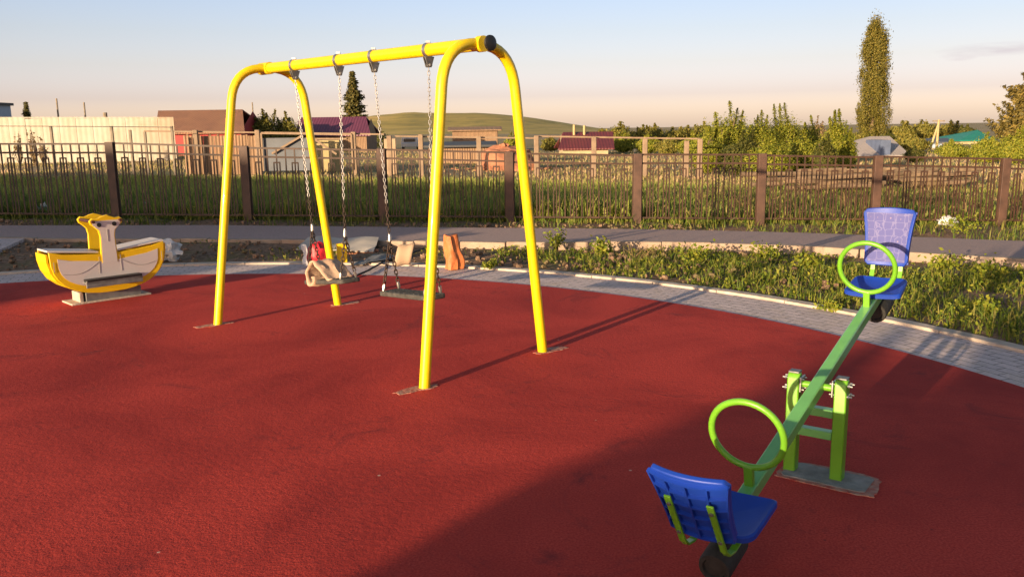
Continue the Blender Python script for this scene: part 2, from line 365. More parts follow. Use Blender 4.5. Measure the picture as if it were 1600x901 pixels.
# one small flat cloud low on the right
geo = nt.nodes.new('ShaderNodeTexCoord')
mp = nt.nodes.new('ShaderNodeMapping'); mp.inputs['Scale'].default_value = (14, 14, 110)
nt.links.new(geo.outputs['Generated'], mp.inputs['Vector'])
cn = nt.nodes.new('ShaderNodeTexNoise'); cn.inputs['Scale'].default_value = 1.0; cn.inputs['Detail'].default_value = 6; nt.links.new(mp.outputs[0], cn.inputs['Vector'])
def blob(px, py, su, sv):
    d = Vector(ray(px, py)).normalized(); s_, u_ = frame(d)
    outs = []
    for ax, k in ((s_, su), (u_, sv)):
        dp = nt.nodes.new('ShaderNodeVectorMath'); dp.operation = 'DOT_PRODUCT'; dp.inputs[1].default_value = ax / k
        nt.links.new(geo.outputs['Generated'], dp.inputs[0])
        sq = nt.nodes.new('ShaderNodeMath'); sq.operation = 'MULTIPLY'; nt.links.new(dp.outputs['Value'], sq.inputs[0]); nt.links.new(dp.outputs['Value'], sq.inputs[1]); outs.append(sq)
    ad = nt.nodes.new('ShaderNodeMath'); ad.operation = 'ADD'; nt.links.new(outs[0].outputs[0], ad.inputs[0]); nt.links.new(outs[1].outputs[0], ad.inputs[1])
    iv = nt.nodes.new('ShaderNodeMath'); iv.operation = 'SUBTRACT'; iv.inputs[0].default_value = 1.0; iv.use_clamp = True; nt.links.new(ad.outputs[0], iv.inputs[1])
    return iv
b1, b2 = blob(1560, 77, 0.060, 0.0075), blob(1500, 87, 0.020, 0.006)
mxm = nt.nodes.new('ShaderNodeMath'); mxm.operation = 'MAXIMUM'; nt.links.new(b1.outputs[0], mxm.inputs[0]); nt.links.new(b2.outputs[0], mxm.inputs[1])
cr = nt.nodes.new('ShaderNodeMapRange'); cr.inputs['From Min'].default_value = 0.35; cr.inputs['From Max'].default_value = 0.65; nt.links.new(cn.outputs['Fac'], cr.inputs['Value'])
cm = nt.nodes.new('ShaderNodeMath'); cm.operation = 'MULTIPLY'; nt.links.new(mxm.outputs[0], cm.inputs[0]); nt.links.new(cr.outputs[0], cm.inputs[1])
mixs = nt.nodes.new('ShaderNodeMix'); mixs.data_type = 'RGBA'; mixs.blend_type = 'MULTIPLY'
nt.links.new(cm.outputs[0], mixs.inputs[0]); 
# evening haze layer low in the sky: pinkish at the horizon, pale blue above
sx = nt.nodes.new('ShaderNodeSeparateXYZ'); nt.links.new(geo.outputs['Generated'], sx.inputs[0])
hr = nt.nodes.new('ShaderNodeValToRGB'); nt.links.new(sx.outputs['Z'], hr.inputs['Fac'])
el_ = hr.color_ramp.elements; el_[0].position = 0.0; el_[0].color = (2.5, 2.35, 4.0, 1); el_[1].position = 0.45; el_[1].color = (1, 1, 1, 1)
for p_, c_ in ((0.012, (1.97, 1.90, 3.35)), (0.036, (1.30, 1.22, 2.25)), (0.07, (1.22, 1.10, 1.65)), (0.105, (1.18, 1.07, 1.46)), (0.14, (1.16, 1.08, 1.46)), (0.22, (1.25, 1.05, 1.12))):
    e_ = el_.new(p_); e_.color = (*c_, 1)
hz_ = nt.nodes.new('ShaderNodeMix'); hz_.data_type = 'RGBA'; hz_.blend_type = 'MULTIPLY'; hz_.inputs[0].default_value = 1.0
nt.links.new(sky.outputs[0], hz_.inputs[6]); nt.links.new(hr.outputs['Color'], hz_.inputs[7]); mr = nt.nodes.new('ShaderNodeMapRange'); nt.links.new(sx.outputs['X'], mr.inputs['Value'])
mr.inputs['From Min'].default_value = -0.45; mr.inputs['From Max'].default_value = 0.35; mr.inputs['To Min'].default_value = 1.22; mr.inputs['To Max'].default_value = 0.95
ev = nt.nodes.new('ShaderNodeVectorMath'); ev.operation = 'SCALE'; nt.links.new(hz_.outputs[2], ev.inputs[0]); nt.links.new(mr.outputs[0], ev.inputs['Scale']); nt.links.new(ev.outputs[0], mixs.inputs[6]); mixs.inputs[7].default_value = (0.80, 0.74, 0.80, 1)
nt.links.new(mixs.outputs[2], bg.inputs['Color'])

vs = scene.view_settings; scene.display_settings.display_device = 'sRGB'
vs.view_transform = 'Standard'; vs.look = 'None'; vs.exposure = 1.0; vs.gamma = 1.0; vs.use_curve_mapping = False
scene.cycles.max_bounces = 6; scene.cycles.diffuse_bounces = 3; scene.cycles.transparent_max_bounces = 6
scene.cycles.use_denoising = True

# ------------------------------------------------------------------ ground, playground, road
def grid_ground():
    mb = MB()
    xs = sorted(set([-900, -500, -250, -120, -60, -30, -20] + [x * 0.35 for x in range(-43, 44)] + [20, 30, 60, 120, 250, 500, 900]))
    ys = sorted(set([-300, -100, -40, -15, -8] + [-5 + 0.35 * i for i in range(0, 78)] + [25, 30, 36, 45, 60, 90, 140, 250, 400, 650, 1000, 1600]))
    def hz(x, y):
        d = math.hypot(x - CX, y - CY)
        z = tz(x, y)
        if d < R_KERB + 0.02: return z - 0.05
        k = min(1, (d - R_KERB) / 0.5)
        e_ = near_road(x) - y
        if e_ > -0.3: k *= min(1, max(0.0, e_ - 0.35) / 0.6)
        if -0.2 < e_ < 0.55: z -= 0.02
        if abs(x) < 16 and y < 23: z += k * (0.045 * noise.noise(Vector((x * 1.1, y * 1.1, 0))) + 0.035 * noise.noise(Vector((x * 3.1, y * 3.1, 4))) - 0.03)
        return z
    nx = len(xs)
    mb.v = [(x, y, hz(x, y)) for y in ys for x in xs]
    mb.f = [(j * nx + i, j * nx + i + 1, (j + 1) * nx + i + 1, (j + 1) * nx + i) for j in range(len(ys) - 1) for i in range(nx - 1)]
    o = mb.build('ground', 'soil', smooth=True)
    o.data.materials.append(M['field'])
    for p in o.data.polygons:
        if p.center.y > 24: p.material_index = 1
    return struct(o)
def ring(r0, r1, z0, z1, n=240):
    mb = MB()
    for i in range(n):
        a0, a1 = 2 * pi * i / n, 2 * pi * (i + 1) / n
        P = lambda r, a, z: (CX + r * cos(a), CY + r * sin(a), z)
        mb.add([P(r0, a0, z1), P(r1, a0, z1), P(r1, a1, z1), P(r0, a1, z1)], [(0, 1, 2, 3)])
        mb.add([P(r1, a0, z0), P(r1, a1, z0), P(r1, a1, z1), P(r1, a0, z1)], [(0, 1, 2, 3)])
        mb.add([P(r0, a0, z0), P(r0, a1, z0), P(r0, a1, z1), P(r0, a0, z1)], [(0, 1, 2, 3)])
    return mb
disc = MB(); N = 240
disc.add([(CX + R_RED * cos(2 * pi * i / N), CY + R_RED * sin(2 * pi * i / N), 0.0) for i in range(N)], [tuple(range(N))])
struct(disc.build('rubber_surface', 'rubber'))
pv = ring(R_RED, R_PAV, -0.04, -0.012).build('pavement', 'paver'); struct(pv)
uvl = pv.data.uv_layers.new(name='UVMap')
for lp in pv.data.loops:
    c = pv.data.vertices[lp.vertex_index].co
    uvl.data[lp.index].uv = ((atan2(c.y - CY, c.x - CX)) * 7.56, math.hypot(c.x - CX, c.y - CY))
# kerb stones round the playground: 0.8 m stones with narrow joints
kb = MB(); n_k = 64
for i in range(n_k):
    a0, a1 = 2 * pi * i / n_k, 2 * pi * (i + 1) / n_k - 0.0009; lift = random.uniform(-0.006, 0.006)
    for q in range(4):
        b0, b1_ = a0 + (a1 - a0) * q / 4, a0 + (a1 - a0) * (q + 1) / 4
        pts = []
        for z in (-0.1, 0.014 + lift * 0.5):
            for r, a in ((R_PAV + 0.002, b0), (R_KERB + 0.02, b0), (R_KERB + 0.02, b1_), (R_PAV + 0.002, b1_)): pts.append((CX + r * cos(a), CY + r * sin(a), z))
        fs = [(4, 5, 6, 7), (0, 1, 5, 4), (2, 3, 7, 6), (1, 2, 6, 5), (3, 0, 4, 7)]
        if q > 0: fs.remove((0, 1, 5, 4))
        if q < 3: fs.remove((2, 3, 7, 6))
        kb.add(pts, fs)
struct(kb.build('playground_kerb', 'kerb', bevel=0.006))

# asphalt path with its kerb
far_px = [(2, 352), (400, 352), (800, 356), (1200, 362), (1590, 376)]
near_px = [(2, 371), (400, 373), (800, 377), (1200, 381), (1590, 403)]
RISE = 0.09
def poly_pts(px, dz): return [ter(a, b, dz) for a, b in px]
def rise(x): return 0.02 + 0.075 * sm((x + 5.0) / 7.0)
def poly_pts(px, dz): return [ter(a, b, rise((a - 800) / F * 13)) for a, b in px]
fp, npx = poly_pts(far_px, RISE), poly_pts(near_px, RISE)
def smooth_line(P, n=60, ext=14):
    P = [P[0] + (P[0] - P[1]).normalized() * ext] + list(P) + [P[-1] + (P[-1] - P[-2]).normalized() * ext]
    out = []
    L = [0]
    for a, b in zip(P, P[1:]): L.append(L[-1] + (b - a).length)
    for i in range(n + 1):
        s = L[-1] * i / n
        for j in range(len(P) - 1):
            if s <= L[j + 1] + 1e-6:
                t = (s - L[j]) / (L[j + 1] - L[j]); p0, p1, p2, p3 = P[max(j - 1, 0)], P[j], P[j + 1], P[min(j + 2, len(P) - 1)]
                out.append(0.5 * ((2 * p1) + (p2 - p0) * t + (2 * p0 - 5 * p1 + 4 * p2 - p3) * t * t + (3 * p1 - p0 - 3 * p2 + p3) * t ** 3)); break
    return out
FL, NL = smooth_line(fp), smooth_line(npx)
def near_road(x): return np.interp(x, [p.x for p in NL], [p.y for p in NL])      # y of the near kerb of the path at x
def far_road(x): return np.interp(x, [p.x for p in FL], [p.y for p in FL])
grid_ground()
rd = MB()
for i in range(len(FL) - 1):
    q = [NL[i], NL[i + 1], FL[i + 1], FL[i]]
    q = [Vector((p.x, p.y, tz(p.x, p.y) + rise(p.x))) for p in q]; lo = [p - Vector((0, 0, 0.2)) for p in q]
    rd.add(q + lo, [(0, 1, 2, 3), (3, 2, 6, 7)])
struct(rd.build('path', 'asphalt', smooth=True))
rk = MB(); acc = 0
for i in range(len(NL) - 1):
    a, b = NL[i], NL[i + 1]; d = (b - a).normalized(); nn = Vector((d.y, -d.x, 0)); L = (b - a).length
    a2, b2_ = a + d * 0.006, b - d * 0.006
    za, zb = tz(a.x, a.y), tz(b.x, b.y); t = rise(a.x) + 0.012 + random.uniform(-0.006, 0.006)
    pts = [Vector((p.x, p.y, z + h)) for h in (-0.15, t) for p, z in ((a2, za), (b2_, zb), (b2_ + nn * 0.14, zb), (a2 + nn * 0.14, za))]
    rk.add(pts, [(4, 5, 6, 7), (0, 1, 5, 4), (1, 2, 6, 5), (2, 3, 7, 6), (3, 0, 4, 7)])
struct(rk.build('path_kerb', 'pkerb', bevel=0.01))
# paved corner at the left edge
pc = MB(); q = [ter(-60, 371, 0.03), ter(44, 370, 0.03), ter(-5, 392, 0.03), ter(-70, 405, 0.03)]
q = [Vector((p.x, p.y, tz(p.x, p.y) + 0.03)) for p in q]; lo = [p - Vector((0, 0, 0.2)) for p in q]
pc.add(q + lo, [(0, 1, 2, 3), (0, 1, 5, 4), (1, 2, 6, 5), (2, 3, 7, 6), (3, 0, 4, 7)])
o = struct(pc.build('side_pavement', 'paver')); ul = o.data.uv_layers.new(name='UVMap')
for lp in o.data.loops:
    c = o.data.vertices[lp.vertex_index].co; ul.data[lp.index].uv = (c.x, c.y)

# ------------------------------------------------------------------ swing set
nl, nr, fl_, fr_ = gnd(662, 606), gnd(849, 549), gnd(339, 507), gnd(529, 476)
nc, fc = (nl + nr) / 2, (fl_ + fr_) / 2
HT = 2.25
ntop, ftop = at(748, 67, nc.y), at(418, 109, fc.y)
HT = (ntop.z + ftop.z) / 2
root = thing('swing_set', ((nc.x + fc.x) / 2, (nc.y + fc.y) / 2, 0), 'tall yellow steel swing frame standing on the red rubber surface', 'swing frame')
def arch(l, r, top):
    a = (r - l).normalized(); pts = []
    zt = top.z; c = Vector((top.x, top.y, 0)); hw = 0.315
    cl, cr_ = c - a * hw + Vector((0, 0, zt)), c + a * hw + Vector((0, 0, zt))
    def corner(p, q, s, rad, n=9):
        d1, d2 = (p - q).normalized(), (s - q).normalized(); A, B = q + d1 * rad, q + d2 * rad
        return [A * (1 - t) ** 2 + q * 2 * t * (1 - t) + B * t * t for t in [i / n for i in range(n + 1)]]
    return [l - Vector((0, 0, 0.06))] + corner(l, cl, cr_, 0.29) + corner(cl, cr_, r, 0.29) + [r - Vector((0, 0, 0.06))]
for l, r, t in ((nl, nr, ntop), (fl_, fr_, ftop)):
    MB().tube(arch(l, r, Vector((t.x, t.y, HT))), 0.0375, 20).build('arch_leg_frame', 'yellow', root, smooth=True)
A, B = Vector((ntop.x, ntop.y, HT)), Vector((ftop.x, ftop.y, HT)); BD = (B - A).normalized(); UPV = Vector((0, 0, 1))
beam = MB().tube([A - BD * 0.05, B + BD * 0.05], 0.045, 24).build('crossbeam', 'yellow', root, smooth=True)
for p, s in ((A, -1), (B, 1)):
    q = p + BD * s * 0.0
    MB().tube([q - BD * 0.052, q + BD * 0.052 + BD * s * 0.055], 0.0535, 24).build('collar', 'yellow', beam, smooth=True)
    MB().tube([q + BD * s * 0.05 + BD.cross(UPV) * 0.05, q + BD * s * 0.05 + BD.cross(UPV) * 0.064], 0.010, 6).build('collar_bolt', 'chrome', beam)
    e = q + BD * s * 0.108
    MB().tube([e, e + BD * s * 0.012, e + BD * s * 0.018], [0.0525, 0.051, 0.040], 24).build('end_cap', 'blackp', beam, smooth=True)
# hangers: clamp band + triangular bracket + pivot
def beam_at(px):
    lo, hi = 0.0, 1.0
    for _ in range(40):
        m = (lo + hi) / 2; P = A.lerp(B, m); d = RM @ (np.array(P) - np.array([0, 0, EYE])); x = 800 + F * d[0] / d[2]
        if x > px: lo = m
        else: hi = m
    return A.lerp(B, (lo + hi) / 2)
HX = [beam_at(x) for x in (460, 529, 584, 669)]
for P in HX:
    cl = MB().tube([P - BD * 0.017, P + BD * 0.017], 0.051, 24)
    cl.box(P + Vector((0, 0, 0.056)), (0.03, 0.03, 0.014))
    cb = cl.build('hanger_clamp', 'chrome', root, smooth=True)
    S = BD.cross(Vector((0, 0, 1)))
    br = MB()
    for k in (-1, 1):
        br.prism([(-0.045, 0), (0.045, 0), (0.016, -0.075), (-0.016, -0.075)], P + BD * 0.012 * k + Vector((0, 0, -0.046)), S, Vector((0, 0, 1)), 0.005)
    br.tube([P - BD * 0.03 + Vector((0, 0, -0.105)), P + BD * 0.03 + Vector((0, 0, -0.105))], 0.012, 10)
    br.build('hanger_bracket', 'cap', cb, bevel=0.002)

def chain(a, b, wire, pitch, wd):
    """linked chain from a to b; every other link turned a quarter"""
    a, b = Vector(a), Vector(b); d = (b - a); n = max(1, int(d.length / pitch)); d.normalize(); s1, u1 = frame(d); mb = MB(); st = (b - a).length / n
    for i in range(n):
        c = a + d * (st * (i + 0.5)); side = s1 if i % 2 else u1; hl = st / 2 + wire * 0.9; path = []
        for k in range(10):
            t = 2 * pi * k / 10; x, y = cos(t), sin(t)
            path.append(c + side * wd * x + d * ((hl - wd) * (1 if y > 0 else -1) + wd * y if abs(y) > 1e-6 else 0))
        mb.tube(path, wire, 6, closed=True)
    return mb

def swing(h0, h1, split, joints, seat_pts, label):
    """h0,h1: hanger points, joints: where each chain divides, seat_pts: centre ends of the seat"""
    e0, e1 = seat_pts; d = (e1 - e0).normalized(); w_ = Vector((-d.y, d.x, 0)).normalized(); up = d.cross(w_) * -1
    if up.z < 0: up = -up
    c = (e0 + e1) / 2; sw = thing('swing', c, label, 'swing', 'swings hanging from the yellow frame')
    hl, hw = (e1 - e0).length / 2, 0.095
    poly = []
    for cx, cy, st in ((hl - 0.03, hw - 0.03, 0), (-hl + 0.03, hw - 0.03, 1), (-hl + 0.03, -hw + 0.03, 2), (hl - 0.03, -hw + 0.03, 3)):
        for k in range(5):
            a = st * pi / 2 + k * pi / 8; poly.append((cx + 0.03 * cos(a), cy + 0.03 * sin(a)))
    s = MB().prism(poly, c, d, w_, 0.038); st_ = s.build('seat', 'rubseat', sw, bevel=0.008)
    g = MB()
    for k in range(-3, 4): g.box(c + d * k * hl * 0.24 + up * 0.0205, (0.004, 0.004, 0.004))
    for k in range(-4, 5): g.bar(c + d * (k * hl * 0.2) + up * 0.021 - w_ * 0.07, c + d * (k * hl * 0.2) + up * 0.021 + w_ * 0.07, 0.012, 0.005)
    g.build('tread_strip', 'rubseat', st_)
    for h, j, e in ((h0, joints[0], e0), (h1, joints[1], e1)):
        top = h + Vector((0, 0, -0.118)); zc = split
        t = (top.z - zc) / (top.z - j.z); m = top.lerp(j, t)
        ch = chain(top, m, 0.0031, 0.028, 0.0088).build('chain', 'chrome', sw, smooth=True)
        chain(m, j + (m - j).normalized() * 0.03, 0.0036, 0.028, 0.0095).build('lower_chain', 'darkchain', sw, smooth=True)  # lower length of chain in a darker colour
        MB().tube([j + (m - j).normalized() * 0.045, j, j - Vector((0, 0, 0.02))], [0.009, 0.016, 0.016], 10).build('shackle', 'chrome', sw, smooth=True)
        ins = (c - e).normalized() * 0.045
        for k in (-1, 1):
            q = e + ins + w_ * 0.075 * k + up * 0.02
            chain(j - Vector((0, 0, 0.015)), q + (j - q).normalized() * 0.05, 0.0048, 0.032, 0.0115).build('seat_chain', 'darkchain', sw, smooth=True)
            MB().tube([q + (j - q).normalized() * 0.055, q + (j - q).normalized() * 0.02, q], [0.012, 0.014, 0.009], 8).build('seat_shackle', 'chrome', sw, smooth=True)
    return sw, c, d, w_, up
swA = swing(HX[0], HX[1], 1.13, (at(488, 357, HX[0].y - 0.02), at(539, 366, HX[1].y - 0.02)), (at(489, 439, HX[0].y - 0.02), at(549, 438, HX[1].y - 0.05)),
            'farther black swing seat on chains with crumpled packing board lying on it')
swB = swing(HX[2], HX[3], 1.13, (at(609, 373, HX[2].y - 0.02), at(676, 382, HX[3].y - 0.02)), (at(607, 456, HX[2].y - 0.02), at(682, 464, HX[3].y - 0.05)),
            'nearer empty black swing seat on chains behind the nearest yellow leg')

# concrete showing round the feet
def patch(name, c, along, L, W, m='conc', z=0.004, seed=0, e=0.7, wob=0.40):
    along = along.normalized(); sd = Vector((-along.y, along.x, 0)); k = 40; P = []
    for i in range(k):
        a = 2 * pi * i / k; ca, sa = cos(a), sin(a)
        x = math.copysign(abs(ca) ** e, ca) * L / 2; y = math.copysign(abs(sa) ** e, sa) * W / 2
        r = 1 + wob * noise.noise(Vector((ca * 2.6 + seed, sa * 2.6, seed * 3.1)))
        P.append(Vector((c.x, c.y, z)) + along * x * r + sd * y * r)
    mb = MB(); mb.add(P + [p - Vector((0, 0, 0.03)) for p in P], [tuple(range(k))] + [(i, (i + 1) % k, k + (i + 1) % k, k + i) for i in range(k)])
    return struct(mb.build(name, m))
for i, (f, dx) in enumerate(((nl, -0.05), (nr, 0.06), (fl_, -0.02), (fr_, 0.05))):
    patch('footing_patch', f + Vector((dx, dx * 0.6, 0)), Vector((0.8, 0.62, 0)), 0.31, 0.10, 'footing', 0.004, seed=i * 7 + 1)

# ------------------------------------------------------------------ seesaw
b1g, b2g = gnd(1233, 738), gnd(1303, 752); pm = (b1g + b2g) / 2
AZ, TL, PZ = radians(54.5), radians(12.6), 0.455
PV = Vector((pm.x + 0.02, pm.y + 0.03, PZ))
DH = Vector((cos(AZ), sin(AZ), 0)); T = Vector((sin(AZ), -cos(AZ), 0))       # beam heading on the ground, and its right-hand side
DB = DH * cos(TL) + Vector((0, 0, sin(TL))); NB = T.cross(DB); NB = NB if NB.z > 0 else -NB
ss = thing('seesaw', (PV.x, PV.y, 0), 'lime green seesaw with two blue seats and ring handles on the red rubber', 'seesaw')
PO = 0.112
for s in (-1, 1):
    b = Vector((PV.x, PV.y, 0)) + T * PO * s
    pw = 0.038
    post = MB().prism([(-0.032, -0.05), (0.032, -0.05), (0.032, 0.475), (0.026, 0.495), (0.012, 0.508), (-0.012, 0.508), (-0.026, 0.495), (-0.032, 0.475)], b, DH, Vector((0, 0, 1)), 0.058).build('support_post', 'lime', ss, bevel=0.006)
    MB().box(b + Vector((0, 0, 0.512)), (0.052, 0.052, 0.010), Matrix.Rotation(AZ, 3, 'Z')).build('post_cap', 'cap', post, bevel=0.003)
    hub = b + Vector((0, 0, PZ))
    pl = MB().box(hub - T * s * 0.037, (0.07, 0.010, 0.075), Matrix.Rotation(AZ, 3, 'Z'))
    pl.build('bearing_plate', 'chrome', post, bevel=0.003)
    bo = MB()
    for u, v in ((-0.02, -0.026), (0.02, -0.026), (-0.02, 0.026), (0.02, 0.026)):
        p = hub + DH * u + Vector((0, 0, v))
        bo.tube([p - T * 0.052, p + T * 0.052], 0.0045, 8)
        for k in (-1, 1): bo.tube([p + T * k * 0.032, p + T * k * 0.041], 0.0085, 6)
    bo.build('bolt', 'chrome', post, smooth=False)
for z in (0.22, 0.33):
    MB().bar(Vector((PV.x, PV.y, z)) - T * (PO - 0.031), Vector((PV.x, PV.y, z)) + T * (PO - 0.031), 0.05, 0.04).build('crossbar', 'green', ss, bevel=0.004)
MB().tube([PV - T * (PO - 0.03), PV + T * (PO - 0.03)], 0.017, 16).build('axle', 'lime', ss, smooth=True)
MB().bar(PV - DB * 1.24, PV + DB * 1.24, 0.058, 0.062, NB).build('beam', 'green', ss, bevel=0.007)
def rot_about(axis, ang): return Matrix.Rotation(ang, 3, axis)
for s in (-1, 1):
    O = DB * s                                     # outward along the beam
    def L(o, t, n): return PV + O * o + T * t + NB * n
    # ring handle on a short stem
    rc, rr = 0.93, 0.146
    stem = 0.085
    c = L(rc, 0, 0.03 + stem + rr)
    rg = MB().tube([c + T * rr * sin(2 * pi * k / 40) - NB * rr * cos(2 * pi * k / 40) for k in range(40)], 0.0135, 14, closed=True).build('ring_handle', 'lime', ss, smooth=True)
    MB().bar(L(rc, 0, 0.02), L(rc, 0, 0.03 + stem + 0.005), 0.036, 0.03, O).build('handle_stem', 'lime', rg, bevel=0.004)
    # seat pan: dished board, wider at the back, rounded corners
    so_ = 1.165; sh = 0.055
    P = []
    for k in range(28):
        a = 2 * pi * k / 28; ca, sa = cos(a), sin(a)
        x = math.copysign(abs(ca) ** 0.26, ca) * 0.135; y = math.copysign(abs(sa) ** 0.26, sa) * (0.150 + 0.018 * (-ca) + 0.0)
        P.append((x, y))
    sp = MB(); seg = len(P)
    for lvl, (k, n) in enumerate(((1.0, -0.020), (1.0, 0.0), (0.95, 0.006), (0.80, -0.004), (0.0, -0.009))):
        if k > 0: sp.v += [tuple(L(so_ + x * k, y * k, sh + n + 0.012 * (y * k / 0.15) ** 2)) for x, y in P]
        else: sp.v.append(tuple(L(so_, 0, sh + n)))
    for l in range(3):
        for j in range(seg): sp.f.append((l * seg + j, l * seg + (j + 1) % seg, (l + 1) * seg + (j + 1) % seg, (l + 1) * seg + j))
    for j in range(seg): sp.f.append((3 * seg + j, 3 * seg + (j + 1) % seg, 4 * seg))
    sp.f.append(tuple(range(seg)))
    seat = sp.build('seat', 'blue', ss, smooth=True)
    # backrest: tall board, narrow waist, curved plan, leaning out a little
    lean = radians(20); BU = NB * cos(lean) + O * sin(lean); BO = O * cos(lean) - NB * sin(lean)
    base = L(1.355, 0, sh + 0.060)
    def bp(y, h, dd): return base + T * y + BU * h + BO * (dd - 0.030 * (y / 0.15) ** 2 + 0.02)
    NYB, NHB = 12, 12; BH = 0.335
    def halfw(h): t = h / BH; return 0.114 + 0.038 * t ** 1.8 + 0.010 * (1 - t) ** 2
    def clip(y, h):
        # round the four corners
        t = h / BH; return y
    bk = MB()
    idx = lambda sf, i, j: sf * (NYB + 1) * (NHB + 1) + j * (NYB + 1) + i
    for sf, dd in ((0, 0.0), (1, 0.022)):
        for j in range(NHB + 1):
            h = BH * j / NHB; w0 = halfw(h); e = min(j, NHB - j) / NHB
            w0 -= 0.022 * max(0, 1 - e / 0.07)
            for i in range(NYB + 1):
                u = -1 + 2 * i / NYB; hh = h + (0.012 * (1 - u * u) if j == NHB else 0)
                bk.v.append(tuple(bp(w0 * u, hh, dd)))
    for sf in (0, 1):
        for j in range(NHB):
            for i in range(NYB):
                q = (idx(sf, i, j), idx(sf, i + 1, j), idx(sf, i + 1, j + 1), idx(sf, i, j + 1)); bk.f.append(q if sf else q[::-1])
    for j in range(NHB):
        for i in (0, NYB): bk.f.append((idx(0, i, j), idx(0, i, j + 1), idx(1, i, j + 1), idx(1, i, j)))
    for i in range(NYB):
        for j in (0, NHB): bk.f.append((idx(0, i, j), idx(0, i + 1, j), idx(1, i + 1, j), idx(1, i, j)))
    back = bk.build('backrest', 'blue', ss, bevel=0.005)
    # raised ribs on the outer face
    rb = MB()
    def ridge(pts, w=0.007):
        for a, b in zip(pts, pts[1:]): rb.bar(a, b, w, 0.016, BO)
    for u in (-0.97, -0.52, 0.0, 0.52, 0.97): ridge([bp(halfw(h) * u, h, 0.028) for h in [0.015 + (BH - 0.03) * k / 6 for k in range(7)]])
    for k in range(6):
        h = 0.015 + (BH - 0.03) * k / 5; ridge([bp(halfw(h) * u * 0.97, h, 0.028) for u in [-1 + q / 4 for q in range(9)]])
    rb.build('backrest_ribs', 'blue', back)
    # printed sheet on the inner face
    pr = MB(); n1, n2 = 10, 12
    for j in range(n2 + 1):
        h = 0.022 + (BH - 0.044) * j / n2
        for i in range(n1 + 1): u = -1 + 2 * i / n1; pr.v.append(tuple(bp((halfw(h) - 0.018) * u, h, -0.0025)))
    for j in range(n2):
        for i in range(n1): pr.f.append((j * (n1 + 1) + i, j * (n1 + 1) + i + 1, (j + 1) * (n1 + 1) + i + 1, (j + 1) * (n1 + 1) + i))
    pr.build('printed_panel', 'print', back, smooth=True)
    # two flat steel straps from under the seat up the back
    for k in (-1, 1):
        y = 0.078 * k
        path = [L(1.14, y, sh - 0.040), L(1.32, y, sh - 0.040), L(1.37, y, sh - 0.02), bp(y, -0.03, 0.042), bp(y, 0.10, 0.042), bp(y, 0.235, 0.042)]
        st = MB()
        for a, b in zip(path, path[1:]): st.bar(a - (b - a).normalized() * 0.003, b + (b - a).normalized() * 0.003, 0.026, 0.009, BO if (b - a).normalized().dot(NB) > 0.5 else NB)
        sb = st.build('back_strap', 'lime', ss, bevel=0.002)
        for h in (0.03, 0.20): MB().tube([bp(y, h, 0.044), bp(y, h, 0.052)], 0.008, 8).build('strap_bolt', 'cap', sb)
    # rolled tyre bumper under the beam end
    r = 0.064; tc_ = L(1.22, 0, -0.031 - r)
    ty = MB(); n = 24
    prof = [(-0.10, r - 0.018), (-0.10, r - 0.004), (-0.088, r), (0.088, r), (0.10, r - 0.004), (0.10, r - 0.018), (0.09, r - 0.022), (-0.09, r - 0.022)]
    for (x, rad) in prof:
        for k in range(n): a = 2 * pi * k / n; ty.v.append(tuple(tc_ + O * x + T * rad * cos(a) + NB * rad * sin(a)))
    for l in range(len(prof)):
        for k in range(n):
            l2 = (l + 1) % len(prof); ty.f.append((l * n + k, l * n + (k + 1) % n, l2 * n + (k + 1) % n, l2 * n + k))
    bmp = ty.build('tyre_bumper', 'black', ss, smooth=True)
    MB().tube([tc_ - O * 0.09, tc_ + O * 0.09], r - 0.023, 20).build('bumper_core', 'black', bmp, smooth=True)
    MB().tube([L(1.22, 0, -0.05), L(1.22, 0, -0.028)], 0.012, 8).build('bumper_bolt', 'chrome', bmp)
patch('concrete_slab', Vector((PV.x + 0.05, PV.y - 0.04, 0)), T, 0.40, 0.20, 'conc', 0.010, seed=3, e=0.2, wob=0.06)
patch('rubber_edge_dirt', Vector((PV.x + 0.06, PV.y - 0.05, 0)), T, 0.47, 0.25, 'footing', 0.005, seed=8, e=0.35, wob=0.16)

# ------------------------------------------------------------------ boat rider
BA = radians(45.0); bx, bn = Vector((cos(BA), sin(BA), 0)), Vector((sin(BA), -cos(BA), 0))   # along the boat, and towards the camera side
bc = gnd(175, 468); bc = Vector((bc.x, bc.y, 0)) - bn * 0.12
boat = thing('boat_rider', bc, 'yellow and white boat shaped spring rider left of the swing frame', 'play rider')
UP = Vector((0, 0, 1))
BL = 0.57
def hull(k=1.0, inset=0.0):
    pts = []
    n = 18
    x0, x1 = -BL + inset, BL - inset
    zt, zb = 0.545 - inset, 0.095 + inset
    pts.append((x0, zt + 0.015)); pts.append((x0 + 0.12, zt - 0.015)); pts.append((x0 + 0.3, zt - 0.035))
    pts.append((-0.09, zt - 0.05)); pts.append((0.09, zt - 0.05)); pts.append((x1 - 0.3, zt - 0.035)); pts.append((x1 - 0.12, zt - 0.015)); pts.append((x1, zt + 0.015))
    for i in range(1, n):
        a = pi * i / n; ca_ = math.copysign(abs(cos(a)) ** 0.82, cos(a)); pts.append((x1 * ca_, zt - (zt - zb) * (sin(a) ** 0.72)))
    return pts
BW = 0.165
